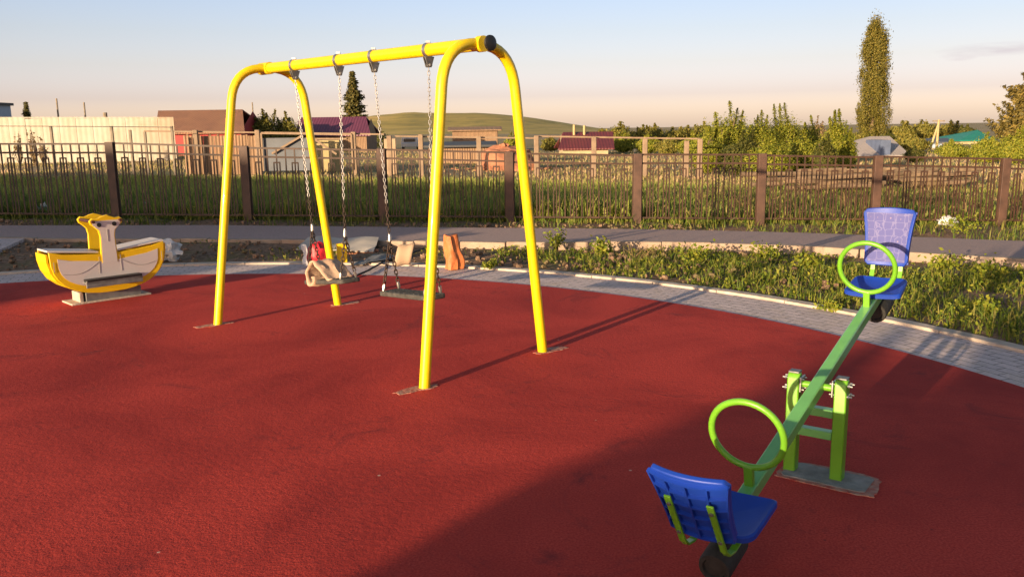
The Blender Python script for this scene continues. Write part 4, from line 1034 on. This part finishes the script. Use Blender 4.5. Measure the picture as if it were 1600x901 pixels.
def gable_house(name, label, cat, x0, x1, ridge_y, eave_y, Y, depth, wall_m, roof_m, over=0.4, hip=0.0, chim=None, wins=(), rot=0.0, ridge_dx=(0, 0)):
    """house seen on its long side: ridge parallel to the picture, x0..x1 in the photo at distance Y"""
    b0, b1_ = base(x0, Y), base(x1, Y); e0, e1 = top(x0, eave_y, Y), top(x1, eave_y, Y)
    r0, r1 = top(x0 + ridge_dx[0], ridge_y, Y + depth / 2), top(x1 + ridge_dx[1], ridge_y, Y + depth / 2)
    c = (b0 + b1_) / 2 + Vector((0, depth / 2, 0)); h = thing(name, c, label, cat)
    ez = (e0.z + e1.z) / 2; rz = (r0.z + r1.z) / 2; xa, xb, ya, yb = b0.x, b1_.x, Y, Y + depth; g = min(b0.z, b1_.z) - 0.2
    rx0, rx1 = r0.x + hip, r1.x - hip
    wx0, wx1 = xa + over, xb - over
    mb = MB(); wz = ez - 0.03; rzz = rz - 0.12
    mx = (ya + yb) / 2; sl_ = (rzz - ez) / (depth / 2)
    V = [(wx0, ya + over, g), (wx1, ya + over, g), (wx1, yb - over, g), (wx0, yb - over, g), (wx0, ya + over, wz), (wx1, ya + over, wz), (wx1, yb - over, wz), (wx0, yb - over, wz)]
    mb.add(V, [(0, 1, 5, 4), (1, 2, 6, 5), (2, 3, 7, 6), (3, 0, 4, 7)])
    if hip == 0: mb.add([(wx0, ya + over, wz), (wx0, yb - over, wz), (wx0, mx, rzz), (wx1, ya + over, wz), (wx1, yb - over, wz), (wx1, mx, rzz)], [(0, 1, 2), (3, 4, 5)])
    mb.build('wall', wall_m, h)
    rf = MB(); th = 0.10
    up_ = [(xa, ya, ez), (xb, ya, ez), (rx1, mx, rz), (rx0, mx, rz), (xb, yb, ez), (xa, yb, ez)]
    lo = [(x, y, z - th) for x, y, z in up_]
    fs = [(0, 1, 2, 3), (4, 5, 3, 2), (6, 9, 8, 7), (10, 8, 9, 11), (0, 6, 7, 1), (4, 10, 11, 5)]
    fs += [(1, 4, 2), (0, 3, 5), (7, 8, 10), (6, 11, 9), (1, 7, 10, 4), (0, 5, 11, 6)] if hip else [(1, 7, 8, 2), (2, 8, 10, 4), (0, 3, 9, 6), (3, 5, 11, 9)]
    rf.add(up_ + lo, fs); roof = rf.build('roof', roof_m, h)
    for (px, pyt, w_) in (chim or ()):
        t = top(px, pyt, mx - 0.5); z0 = rz - (rz - ez) * 0.6
        MB().tube([(t.x, t.y, z0), (t.x, t.y, t.z)], w_, 10).build('stove_pipe', 'ypole', roof, smooth=True)
    for (px, py0, py1, wpx) in wins:
        a, b = top(px, py0, Y + over), top(px + wpx, py1, Y + over); cxw, czw = (a.x + b.x) / 2, (a.z + b.z) / 2
        wf = MB().box((cxw, Y + over - 0.03, czw), (abs(b.x - a.x), 0.08, abs(a.z - b.z))).build('window', 'vanw', h)
        MB().box((cxw, Y + over - 0.075, czw), (abs(b.x - a.x) * 0.82, 0.02, abs(a.z - b.z) * 0.82)).build('pane', 'glass', wf)
    return h
gable_house('barn', 'old barn with a wide brown slate roof behind the cream wall', 'barn', 244, 384, 172, 207, 58, 7, 'redwall', 'brownroof', ridge_dx=(3, -5))
gable_house('purple_roof_house', 'low house with a purple metal roof in front of the dark spruce', 'house', 462, 580, 183, 211, 66, 6, 'plankw', 'purple', ridge_dx=(6, -8), chim=((512, 199, 0.12),))
gable_house('maroon_roof_house', 'small house with a maroon roof and two stove pipes behind the concrete post fence', 'house', 872, 960, 206, 232, 62, 6, 'plaster', 'maroon', chim=((897, 195, 0.10), (913, 196, 0.10)), ridge_dx=(8, -2))
gable_house('grey_roof_house', 'cottage with a pale grey slate roof below the tall poplar', 'house', 1325, 1424, 213, 243, 52, 7, 'plaster', 'greyroof', hip=1.4, wins=((1402, 246, 253, 10),))
_a, _b = top(1371, 219, 52.6), top(1385, 245, 52.6)
_c = bpy.data.objects['grey_roof_house']; MB().box(((_a.x + _b.x) / 2, 53.2, (_a.z + _b.z) / 2), (_b.x - _a.x, 2.2, _a.z - _b.z)).build('dormer', 'navy', _c)  # dormer box; its dark blue-grey stands for the blue shadow on the roof
gable_house('teal_roof_house', 'distant house with a teal green metal roof left of the right spruce', 'house', 1498, 1556, 203, 219, 95, 8, 'plaster', 'teal', hip=2.2)
gable_house('blue_shed', 'distant blue grey shed behind the pale pole', 'shed', 1432, 1482, 216, 222, 75, 5, 'bluewall', 'greywall')
gable_house('wood_shed', 'low dark roofed wood shed behind the concrete post fence, right of the nearest leg', 'shed', 655, 775, 221, 227, 42, 4, 'plankw', 'trim')
gable_house('boarded_hut', 'wide weathered plank hut at the foot of the hill', 'hut', 700, 784, 198, 203, 80, 5, 'plankw', 'plankw')
# blue flat roofed building at the left edge
bb0, bb1, bt0 = base(-110, 85), base(24, 91), top(24, 165, 91); bb1.y = 85
bh = thing('flat_roofed_building', (bb0 + bb1) / 2 + Vector((0, 3, 0)), 'pale blue flat roofed building at the far left edge', 'building')
MB().box(((bb0.x + bb1.x) / 2, 88, (bt0.z + bb0.z) / 2), (bb1.x - bb0.x, 6, bt0.z - bb0.z)).build('wall', 'bluewall', bh)
MB().box(((bb0.x + bb1.x) / 2, 87.9, bt0.z + 0.12), (bb1.x - bb0.x + 0.5, 6.6, 0.26)).build('roof', 'trim', bh)
za, zb_ = top(2, 168, 88.5).z, top(2, 182, 88.5).z
wf = MB().box((bb1.x + 0.02, 87.6, (za + zb_) / 2), (0.1, 2.0, za - zb_)).build('window', 'trim', bh)
MB().box((bb1.x + 0.075, 87.6, (za + zb_) / 2), (0.03, 1.7, (za - zb_) * 0.85)).build('pane', 'glass', wf)

# concrete post and rail fence
CY_ = 31.0
cps = [(305, 203), (402, 203), (552, 206), (608, 212), (657, 210), (748, 213), (838, 212), (928, 214), (1008, 217), (1073, 220), (1094, 217)]
cf = thing('concrete_fence', base(700, CY_), 'old fence of pale concrete posts with a thin top rail beyond the meadow', 'fence')
for (px, py) in cps:
    t = top(px, py, CY_); g = gz(CY_, t.x); MB().box((t.x, CY_, (t.z + g) / 2), (0.17, 0.16, t.z - g)).build('post', 'cpost', cf, bevel=0.02)
for (xa, ya, xb, yb) in ((225, 205, 402, 207), (406, 207, 600, 210), (617, 213, 838, 216), (838, 213, 1094, 217)):
    MB().bar(top(xa, ya, CY_ + 0.14), top(xb, yb, CY_ + 0.14), 0.05, 0.055).build('rail', 'cpost', cf)
a, b = top(286, 211, CY_ + 0.3), top(400, 211, CY_ + 0.3)
pf = thing('plank_fence', (a.x, CY_ + 0.3, gz(CY_, a.x)), 'brown plank fence section between the cream wall and the gate', 'fence')
mb = MB(); k = 26
for i in range(k):
    u = (i + 0.5) / k; p = a.lerp(b, u); g = gz(CY_, p.x); h = p.z + random.uniform(-0.04, 0.03); mb.box((p.x, CY_ + 0.3 + random.uniform(-0.01, 0.01), (h + g) / 2), ((b - a).length / k - 0.012, 0.025, h - g))
mb.build('planks', 'plankw', pf)
# gate with diagonal braces
ga, gb = top(408, 208, CY_ - 0.1), top(549, 210, CY_ - 0.1)
gt = thing('yard_gate', (ga.x, ga.y, gz(CY_, ga.x)), 'wide yard gate with pale diagonal braces between two concrete posts', 'gate')
mb = MB(); gl = gz(CY_, ga.x) + 0.15
mb.bar(ga, gb, 0.05, 0.07); mb.bar(Vector((ga.x, ga.y, gl)), Vector((ga.x, ga.y, ga.z)), 0.06, 0.06, Vector((0, 1, 0))); mb.bar(Vector((gb.x, gb.y, gl)), Vector((gb.x, gb.y, gb.z)), 0.06, 0.06, Vector((0, 1, 0)))
mb.bar(top(472, 212, CY_ - 0.1), top(425, 240, CY_ - 0.1), 0.06, 0.07); mb.bar(top(487, 215, CY_ - 0.1), top(526, 241, CY_ - 0.1), 0.06, 0.07); mb.bar(top(487, 217, CY_ - 0.1), top(541, 217, CY_ - 0.1), 0.05, 0.06)
mb.build('gate_frame', 'cpost', gt)
a, b = top(410, 216, CY_ + 0.1), top(486, 216, CY_ + 0.1); MB().box(((a.x + b.x) / 2, CY_ + 0.02, (a.z + gl) / 2), (b.x - a.x, 0.03, a.z - gl)).build('gate_sheet', 'greywall', gt)
a, b = top(600, 217, CY_ + 1), top(618, 217, CY_ + 1); g = gz(CY_, a.x)
tag(MB().box(((a.x + b.x) / 2, CY_ + 1, (a.z + g) / 2), (b.x - a.x, 0.10, a.z - g)).build('board_panel', 'card', bevel=0.01, origin=(a.x, CY_ + 1, g)), 'pale upright board panel left of the white van', 'panel')
a, b = top(516, 219, CY_ + 3), top(528, 219, CY_ + 3); g = gz(CY_, a.x)
tag(MB().box(((a.x + b.x) / 2 - 0.2, CY_ + 3, (a.z + g) / 2), (0.9, 0.5, a.z - g)).build('crate_stack', 'ypole', bevel=0.01, origin=(a.x, CY_ + 3, g)), 'ochre crate behind the right half of the yard gate', 'crate')

# white van seen from behind, far beyond the fence
vy = 78; va, vb = top(627, 213, vy), top(652, 213, vy); vw = 1.55; vx0 = (va.x + vb.x) / 2; g = gz(vy, vx0); vz = va.z - g
van = thing('parked_van', (vx0, vy, g), 'white van with a blue stripe beyond the concrete post fence', 'van'); vo = Vector((vx0, vy, g))
hw = vw / 2
MB().prism([(-hw, 0.25), (hw, 0.25), (hw, vz * 0.55), (hw * 0.82, vz - 0.04), (hw * 0.7, vz), (-hw * 0.7, vz), (-hw * 0.82, vz - 0.04), (-hw, vz * 0.55)], vo + Vector((0, 1.9, 0)), Vector((1, 0, 0)), UP, 3.8).build('body', 'vanw', van, bevel=0.05)
MB().box(vo + Vector((0, -0.02, vz * 0.70)), (vw * 0.66, 0.04, vz * 0.22)).build('rear_window', 'glass', van, bevel=0.01)
MB().box(vo + Vector((0, -0.015, vz * 0.50)), (vw * 0.96, 0.03, 0.09)).build('side_stripe', 'bluewall', van)
for k in (-1, 1):
    wv = MB().tube([vo + Vector((k * (hw - 0.2), 0.7, 0.3)), vo + Vector((k * (hw - 0.02), 0.7, 0.3))], 0.3, 18).build('wheel', 'black', van)
    MB().tube([vo + Vector((k * (hw - 0.03), 0.7, 0.3)), vo + Vector((k * (hw - 0.005), 0.7, 0.3))], 0.17, 14).build('rim', 'chrome', wv)
# brick heap
p = base(790, 36); mb = MB()
for i in range(240):
    r = abs(random.gauss(0, 0.75)); a = random.uniform(0, 2 * pi); h = max(0.03, 1.15 - r * 0.8) * random.uniform(0.3, 1)
    mb.box(p + Vector((cos(a) * r, sin(a) * r * 0.6, h)), (0.26, 0.13, 0.09), Matrix.Rotation(random.uniform(0, pi), 3, 'Z') @ Matrix.Rotation(random.uniform(-0.5, 0.5), 3, 'X'))
mb.ball(p + Vector((0, 0, 0.25)), 1.0, 14, 8, (1.3, 0.8, 0.75), 0.3, 2)
tag(mb.build('brick_heap', 'brick', origin=p), 'heap of red bricks behind the concrete fence left of the right near leg', 'brick heap')
# logs and brush on the right behind the fence
for i, (px, y, n, lab, sd) in enumerate(((1290, 24, 9, 'untidy pile of brown logs behind the fence, left of the grey roofed cottage', 1), (1440, 26, 9, 'untidy pile of brown logs behind the fence, right of the grey roofed cottage', 5))):
    p = base(px, y); mb = MB(); random.seed(40 + sd)
    for k in range(n * 3):
        a = random.uniform(-0.25, 0.25); q = p + Vector((random.gauss(0, 0.6), random.gauss(0, 0.4), 0.10 + random.uniform(0, 0.55))); l = random.uniform(0.7, 1.7)
        mb.tube([q - Vector((cos(a), sin(a), 0.05)) * l / 2 * 1.0, q + Vector((cos(a), sin(a), random.uniform(-0.06, 0.06))) * l / 2], [0.07, 0.06], 8)
    tag(mb.build('log_pile', 'bark', smooth=True, origin=p), lab, 'log pile')
random.seed(21)

# poles
def pole(px, pt_, Y, r, label, m='pole', cross=True, group=None):
    t = top(px, pt_, Y); g = gz(Y, t.x); root = thing('utility_pole', (t.x, Y, g), label, 'pole', group)
    MB().tube([(t.x, Y, g - 0.3), (t.x, Y, t.z)], [r * 1.2, r], 8).build('shaft', m, root, smooth=True)
    if cross: MB().bar(Vector((t.x - 0.5, Y, t.z - 0.4)), Vector((t.x + 0.5, Y, t.z - 0.4)), 0.09, 0.09).build('crossarm', m, root)
pole(88, 154, 95, 0.09, 'thin distant pole, the taller, beside the small spruce at the far left', cross=False)
pole(131, 160, 95, 0.09, 'thin distant pole midway along the cream wall', cross=False)
pole(164, 176, 60, 0.14, 'short dark post with a thick head rising above the cream wall', cross=False)
pole(394, 160, 95, 0.07, 'thin distant pole left of the olive bushes', cross=False)
t = top(1467, 187, 64); g = gz(64, t.x)
ap = thing('braced_pole', (t.x, 64, g), 'pale yellow utility pole with a slanting brace at the right', 'pole')
MB().tube([(t.x, 64, g), (t.x, 64, t.z)], [0.10, 0.08], 10).build('shaft', 'ypole', ap, smooth=True)
q = top(1452, 236, 64); dz = (t.z - 0.4 - g) / (t.z - 0.4 - q.z); MB().tube([(t.x + (q.x - t.x) * dz, 64, g), (t.x - 0.03, 64, t.z - 0.4)], [0.09, 0.075], 10).build('brace', 'ypole', ap, smooth=True)
MB().bar(Vector((t.x - 0.45, 64, t.z - 0.1)), Vector((t.x + 0.45, 64, t.z - 0.1)), 0.1, 0.1).build('crossarm', 'pole', ap)
# thin dark fence posts with a wire before the cream wall
for i, (px, py, lab) in enumerate(((79, 197, 'thin dark wire fence post before the left of the cream wall'), (174, 197, 'thin dark wire fence post just above the first brown post'), (203, 203, 'dark forked wire fence post before the cream wall'), (226, 206, 'short dark wire fence post right of the forked one'), (268, 197, 'dark wire fence post near the right end of the cream wall'))):
    t = top(px, py, 29.5); g = gz(29.5, t.x)
    tag(MB().box((t.x, 29.5, (t.z + g) / 2), (0.075, 0.075, t.z - g)).build('wire_post', 'pole', origin=(t.x, 29.5, g)), lab, 'post')
wm = MB().tube([top(-60, 197, 29.44), top(79, 197.5, 29.44), top(174, 198, 29.44), top(268, 199, 29.44)], 0.012, 5)
tag(wm.build('fence_wire', 'trim', origin=top(79, 197.5, 29.44)), 'thin wire strung along the dark posts before the cream wall', 'wire')

# hill
hp = [(300, 214), (420, 207), (480, 200), (540, 188), (585, 181), (620, 178), (640, 175.5), (662, 177), (720, 177.5), (745, 177), (780, 179), (830, 184), (870, 190), (900, 195), (940, 201), (990, 206), (1060, 207), (1150, 206), (1260, 206), (1400, 206), (1550, 207), (1720, 208)]
hm = MB(); HY = 620
prev = None
rows = [(0.0, 0.02), (0.25, 0.14), (0.5, 0.42), (0.72, 0.78), (0.88, 0.97), (1.0, 1.0), (1.6, 0.8)]
nn_ = 90
for j, (fy, fz) in enumerate(rows):
    for i in range(nn_ + 1):
        px = 300 + (1720 - 300) * i / nn_; py = np.interp(px, [a for a, _ in hp], [b for _, b in hp])
        y = HY * (0.55 + 0.45 * fy); t = top(px, py, HY); x = t.x * y / HY if fy <= 1 else t.x * y / HY
        z = -1.0 + (t.z + 1.0) * fz * (1 if fy > 1 else 1) - 0.0; z *= 1
        if 0 < fy < 1: z += 0.25 * noise.noise(Vector((x * 0.03, y * 0.03, 1)))
        hm.v.append((x, y, z))
for j in range(len(rows) - 1):
    for i in range(nn_): a = j * (nn_ + 1) + i; hm.f.append((a, a + 1, a + nn_ + 2, a + nn_ + 1))
struct(hm.build('hill', 'hill', smooth=True))

# ------------------------------------------------------------------ trees
def tree_root(name, px, Y, label, cat='tree', group=None):
    p = base(px, Y); return p, thing(name, p, label, cat, group)
def crown_clumps(c, rx, ry, rz, n_cl, per, size, seed):
    """leaf positions: clumps through an uneven egg-shaped volume"""
    r = np.random.default_rng(seed); out = []
    for _ in range(n_cl):
        d = r.normal(size=3); d /= np.linalg.norm(d); k = r.uniform(0.25, 1.0) ** 0.6
        cc = np.array(c) + d * k * np.array([rx, ry, rz]) * (0.80 + 0.3 * noise.noise(Vector(d * 1.7) + Vector((seed, 0, 0))))
        out.append(cc + r.normal(size=(per, 3)) * np.array([rx, ry, rz * 0.8]) * 0.16 * r.uniform(0.6, 1.3))
    return np.concatenate(out)
def shrub(name, px, Y, pt_, half_px, m, label, cat='shrub', shoots=5, n=1500, ls=0.11, seed=0, group=None, thick=1.0, low=0.15):
    p, root = tree_root(name, px, Y, label, cat, group); t = top(px, pt_, Y); H = t.z - p.z; rx = half_px * Y / F
    r = random.Random(seed); tr = MB(); pts = []
    pts.append(crown_clumps((p.x, p.y, p.z + H * 0.40), rx * 1.05, rx * 0.85, H * 0.44, int(n / 34), 34, ls, seed + 1))
    for k in range(7):
        a = r.uniform(0, 2 * pi); q = Vector((p.x + cos(a) * rx * r.uniform(0.2, 0.7), p.y + sin(a) * rx * 0.6, p.z + H * r.uniform(0.45, 0.8)))
        tr.tube([p, p.lerp(q, 0.5) + Vector((r.gauss(0, 0.08), 0, 0.1)), q], [0.018 * H, 0.012 * H, 0.005 * H], 6)
    for k in range(shoots):
        x = p.x + rx * r.uniform(-0.75, 0.75); hh = H * r.uniform(0.82, 1.0) if k else H; y = p.y + rx * r.uniform(-0.4, 0.4)
        b0 = Vector((p.x + (x - p.x) * 0.6, y, p.z + H * 0.4)); e = Vector((x if k else p.x, y, p.z + hh)); tr.tube([p, b0, e], [0.012 * H, 0.008 * H, 0.003 * H], 5)
        m_ = int(n * 0.05); tt = np.random.default_rng(seed * 9 + k).uniform(0, 1, m_) ** 0.8
        L_ = np.array(b0)[None] + tt[:, None] * (np.array(e) - np.array(b0))[None]; wd = (rx * 0.19 * (1.1 - tt) * (0.7 + 0.5 * np.sin(tt * 23 + k)))[:, None]
        pts.append(L_ + np.random.default_rng(seed * 5 + k).normal(size=(m_, 3)) * wd * np.array([1, 1, 1.3]))
    tr.build('trunk', 'bark', root, smooth=True)
    P = np.concatenate(pts); P = P[P[:, 2] > p.z + 0.05]; V, Fc = leaves(P, np.full(len(P), ls), norm=P - np.array([p.x, p.y + rx * 0.3, p.z + H * 0.30])); mesh_np('crown', V, Fc, m, root)

def spruce(px, Y, pt_, half_px, label, m='spruce', upturn=0.0, seed=0, dens=1.0, whorls=None):
    p, root = tree_root('spruce_tree', px, Y, label, 'tree'); t = top(px, pt_, Y); H = t.z - p.z; R0 = half_px * Y / F
    MB().tube([p - Vector((0, 0, 0.3)), p + Vector((0, 0, H * 0.5)), Vector((p.x, p.y, t.z))], [H * 0.022, H * 0.013, 0.01], 8).build('trunk', 'bark', root, smooth=True)
    r = np.random.default_rng(seed + 3); pts = []; dirs = []; limb = MB(); nw = whorls or int(H * 5.0)
    for wv in range(nw):
        f = 0.06 + 0.94 * wv / nw; z = p.z + H * f; R = R0 * (1 - f) ** 0.82 * (1 + 0.14 * r.normal())
        nb = 11
        for b in range(nb):
            a = 2 * pi * (b + r.uniform(0, 0.8)) / nb; l = max(0.12, R * r.uniform(0.7, 1.15)); k = max(10, int(34 * dens * (0.35 + l / R0)))
            s = r.uniform(0.03, 1, k) ** 0.8; droop = -0.30 * s * l + (0.45 + upturn) * l * 0.5 * s ** 2.2
            cx, cy = p.x + cos(a) * s * l, p.y + sin(a) * s * l
            q = np.c_[cx, cy, z + droop] + r.normal(size=(k, 3)) * np.array([0.10, 0.10, 0.032]) * (0.5 + l * 0.25)
            pts.append(q); dd = np.tile([cos(a), sin(a), -0.1], (k, 1)); dirs.append(dd)
            if wv % 3 == 0 and l > 0.4: limb.tube([Vector((p.x, p.y, z)), Vector((p.x + cos(a) * l * 0.8, p.y + sin(a) * l * 0.8, z - 0.12 * l))], [0.03, 0.01], 4)
    P = np.concatenate(pts); D = np.concatenate(dirs)
    V, Fc = leaves(P, np.full(len(P), (0.06 * H ** 0.55 + 0.12) * (0.95 if upturn else 1.0)), dirs=D, norm=D + np.array([0, 0, 0.9])); mesh_np('crown', V, Fc, m, root)
    if limb.v: limb.build('limb', 'bark', root)

spruce(556, 84, 110, 31, 'tall dark spruce tree behind the purple roof', seed=2, dens=1.3)
spruce(48, 96, 158, 13, 'small young spruce beside the blue building at the far left', seed=4)
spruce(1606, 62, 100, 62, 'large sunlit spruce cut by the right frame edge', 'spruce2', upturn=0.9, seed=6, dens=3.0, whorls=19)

# poplar: narrow column of upright limbs
def poplar(px, Y, pt_, half_px, label, seed=0):
    p, root = tree_root('poplar_tree', px, Y, label, 'tree'); t = top(px + 7, pt_, Y); H = t.z - p.z; R0 = half_px * Y / F
    MB().tube([p - Vector((0, 0, 0.3)), p.lerp(t, 0.5), t], [0.36, 0.2, 0.03], 10).build('trunk', 'bark', root, smooth=True)
    r = np.random.default_rng(seed); pts = []; lim = MB()
    for k in range(190):
        f = r.uniform(0.04, 0.99); zc = p.z + H * f
        prof = np.interp(f, [0, 0.1, 0.25, 0.45, 0.7, 0.88, 0.96, 1.0], [0.5, 0.95, 1.08, 0.98, 0.90, 0.66, 0.42, 0.14])
        a = r.uniform(0, 2 * pi); rr = R0 * prof * r.uniform(0.25, 1.0); ax = p.lerp(t, f)
        c = np.array([ax.x + cos(a) * rr, ax.y + sin(a) * rr, zc]); n = int(r.uniform(140, 420))
        q = c + r.normal(size=(n, 3)) * np.array([R0 * 0.13, R0 * 0.13, H * 0.045]) * r.uniform(0.6, 1.25)
        pts.append(q)
        if k % 4 == 0: lim.tube([p.lerp(t, max(0.03, f - 0.16)), Vector((c[0], c[1], c[2]))], [0.06, 0.02], 5)
    lim.build('limb', 'bark', root)
    P = np.concatenate(pts); V, Fc = leaves(P, np.full(len(P), 0.17), norm=np.c_[P[:, 0] - p.x, P[:, 1] - p.y - 0.3, np.full(len(P), 0.25 * R0)] + rng.normal(0, 0.5 * R0, (len(P), 3))); mesh_np('crown', V, Fc, 'poplar', root)
poplar(1361, 88, 39, 23.5, 'tall narrow poplar tree behind the grey roofed cottage', 5)

# olive bushes left of the purple roof
shrub('garden_tree', 413, 62, 170, 26, 'wood', 'olive green bushy tree between the barn and the yellow leg, left one', 'tree', 4, 9000, 0.17, 11)
shrub('garden_tree', 450, 63, 174, 22, 'wood', 'olive green bushy tree directly left of the purple roof', 'tree', 4, 9000, 0.17, 12)
shrub('garden_tree', 595, 80, 196, 18, 'bush2', 'low dark bush right of the tall dark spruce', 'shrub', 3, 1000, 0.22, 13)
shrub('garden_tree', 800, 70, 205, 16, 'bush', 'small green bush behind the brick heap', 'shrub', 3, 800, 0.18, 14)
# wood line right of the hill
for i, (px, pt_, hp_, lab) in enumerate(((968, 190, 16, 'leftmost tree of the far wood right of the maroon roof'), (995, 199, 14, 'low rounded tree in the far wood, second from the maroon roof'), (1004, 195, 12, 'pointed tree in the far wood behind the low rounded one'), (1022, 193, 15, 'dark tree in the far wood above the ninth concrete post'), (1052, 199, 16, 'low tree in the far wood midway to the orchard'), (1075, 196, 15, 'tree in the far wood just left of the orchard'), (1098, 190, 15, 'taller tree in the far wood touching the orchard'), (940, 201, 14, 'small tree directly behind the maroon roof'))):
    shrub('far_tree', px, 120 + 4 * i, pt_, hp_ * 1.25, 'wood', lab, 'tree', 2, 4200, 0.36, 20 + i, low=0.1)
# orchard shrubs behind the fence
for i, (px, Y, pt_, hp_, m, sh, lab) in enumerate((
    (1135, 36, 158, 34, 'bush', 7, 'tall spiky orchard tree, leftmost of the sunlit shrubs'), (1105, 34, 196, 24, 'bush', 3, 'low rounded shrub at the left foot of the spiky orchard tree'),
    (1190, 37, 172, 26, 'bush', 5, 'sunlit shrub with one upright shoot, right of the spiky orchard tree'), (1225, 38, 160, 26, 'bush', 5, 'sunlit shrub with two tall shoots in the middle of the orchard'),
    (1262, 42, 180, 22, 'bush', 3, 'round sunlit shrub before the reddish tree'), (1160, 32, 204, 26, 'bush2', 2, 'low dark shrub in front of the spiky orchard tree'),
    (1306, 34, 170, 22, 'bush', 6, 'spiky shrub directly left of the grey roofed cottage'), (1290, 31, 208, 16, 'bush2', 2, 'small dark green shrub before the spiky shrub by the cottage'),
    (1255, 33, 203, 30, 'bush', 2, 'broad leafy shrub filling the orchard left of the spiky shrub by the cottage'), (1115, 39, 190, 30, 'bush', 2, 'broad leafy shrub directly behind the tall spiky orchard tree'), (1180, 40, 188, 36, 'bush', 2, 'broad leafy shrub behind the shrub with one upright shoot'),
    (1205, 31, 212, 34, 'bush', 2, 'wide low shrub along the fence in the middle of the orchard'), (1325, 33, 205, 12, 'bush', 3, 'narrow shrub touching the left end of the grey roof'))):
    shrub('orchard_shrub', px, Y, pt_, hp_ * 1.15, m, lab, 'shrub', sh // 2 + 1, 13000, 0.085, 40 + i)
shrub('far_tree', 1275, 75, 181, 16, 'reed', 'reddish brown tree rising behind the round sunlit shrub', 'tree', 2, 1400, 0.22, 60)
for i, (px, Y, pt_, hp_, m, lab) in enumerate(((975, 70, 206, 20, 'bush', 'low bright bush just right of the maroon roof'), (1012, 66, 210, 20, 'bush', 'low bright bush behind the ninth concrete post'), (1045, 62, 209, 20, 'wood', 'olive bush between the ninth and tenth concrete posts'), (1080, 58, 206, 22, 'bush', 'bright bush behind the tenth concrete post'), (860, 75, 212, 16, 'wood', 'low olive bush left of the maroon roofed house'), (1320, 60, 196, 16, 'bush', 'bright bush behind the spiky shrub by the cottage'), (1250, 50, 205, 26, 'bush', 'wide bright bush behind the middle of the orchard'), (1170, 50, 196, 28, 'bush', 'wide bright bush behind the spiky orchard tree'))):
    shrub('garden_bush', px, Y, pt_, hp_, m, lab, 'bush', 3, 5000, 0.17, 120 + i)
# right side woods and bushes
for i, (px, Y, pt_, hp_, m, lab) in enumerate((
    (1405, 120, 189, 24, 'wood', 'far tree just right of the poplar'), (1440, 125, 187, 24, 'wood', 'far tree left of the braced pole'), (1480, 128, 189, 22, 'wood', 'far tree behind the braced pole'), (1508, 118, 195, 14, 'bush2', 'small dark far tree left of the teal roof'),
    (1425, 60, 208, 28, 'wood', 'olive tree right of the grey roofed cottage'), (1430, 44, 228, 14, 'bush2', 'dark bush at the right corner of the cottage'), (1345, 70, 200, 20, 'wood', 'bush at the foot of the poplar, behind the grey roof'), (1385, 75, 203, 14, 'bush2', 'dark bush at the right foot of the poplar'),
    (1490, 48, 218, 26, 'bush', 'rounded sunlit bush below the teal roof'), (1545, 42, 206, 30, 'bush', 'wide sunlit willow bush left of the right spruce'), (1592, 40, 197, 34, 'bush', 'large sunlit willow bush below the right spruce'), (1640, 40, 200, 34, 'bush', 'sunlit bush at the right frame edge'))):
    shrub('far_tree' if Y > 55 else 'garden_bush', px, Y, pt_, hp_, m, lab, 'tree' if Y > 55 else 'bush', 2, 6500, 0.11 if Y < 50 else 0.34 if Y > 100 else 0.19, 70 + i)
# scrub before the cream wall
for i, (px, pt_, lab) in enumerate(((28, 205, 'low brown shrub at the left end of the cream wall'), (52, 198, 'thin brown shrub before the cream wall, left of the wire post'), (66, 212, 'small brown shrub touching the first wire post'))):
    shrub('wall_shrub', px, 40, pt_, 9, 'reed', lab, 'shrub', 5, 220, 0.12, 90 + i)

# ------------------------------------------------------------------ unseen casters added behind the camera to shape the long shadows
def cast(u, v): return SD * v + SN * u                      # u across the light, v along it
VB = -15.0
def hv(v): return (v - VB) * TAN                            # height whose shadow reaches v
tw = thing('tower_caster', cast(-1.0, VB), 'unseen plank caster shaped to throw the lower right shadow', 'shadow caster')  # added flat caster, never in view
prof = [(-2.32, 0.0), (-2.32, hv(3.2)), (-1.64, hv(6.7)), (-1.64, hv(13.0)), (-1.50, hv(13.0)), (-1.50, hv(6.0)), (-0.98, hv(6.0)), (-0.98, hv(9.0)), (2.6, hv(9.0)), (2.6, 0.0)]
MB().prism(prof, cast(0, VB), SN, UP, 0.12).build('caster_outline', 'plankw', tw)  # outline cut to the shape of the wanted shadow
for u in (-0.7, 2.5):
    MB().bar(cast(u, VB - 1.5), cast(u, VB - 1.5) + Vector((0, 0, 2.2)), 0.1, 0.1, Vector((0, 1, 0))).build('post', 'plankw', tw)
MB().prism([(-0.75, 2.2), (2.55, 2.2), (2.55, 2.26), (-0.75, 2.26)], cast(0, VB - 0.9), SN, UP, 1.6).build('caster_deck', 'plankw', tw)
VH = -24.0
hs = thing('house_caster', cast(-22, VH), 'unseen house added behind the camera to shade the left fence', 'house')  # house added out of view for the shade it casts
hh_ = (20 - VH) * TAN
wl = MB(); Rz = Matrix.Rotation(atan2(SN.y, SN.x), 3, 'Z')
wl.box(cast(-9.4 - 12, VH - 4) + Vector((0, 0, hh_ * 0.36)), (24, 8, hh_ * 0.72), Rz); wl.build('wall', 'plaster', hs)
rf = MB(); z0, z1 = hh_ * 0.72, hh_
c = cast(-9.4 - 12, VH - 4)
P = [c + SN * sx * 12 + SD * sy * 4.3 + Vector((0, 0, z0)) for sx, sy in ((-1, -1), (1, -1), (1, 1), (-1, 1))] + [c + SN * sx * 12 + Vector((0, 0, z1 + 0.4)) for sx in (-1, 1)]
rf.add(P, [(0, 1, 5, 4), (2, 3, 4, 5), (1, 2, 5), (3, 0, 4), (0, 3, 2, 1)]); rf.build('roof', 'brownroof', hs)
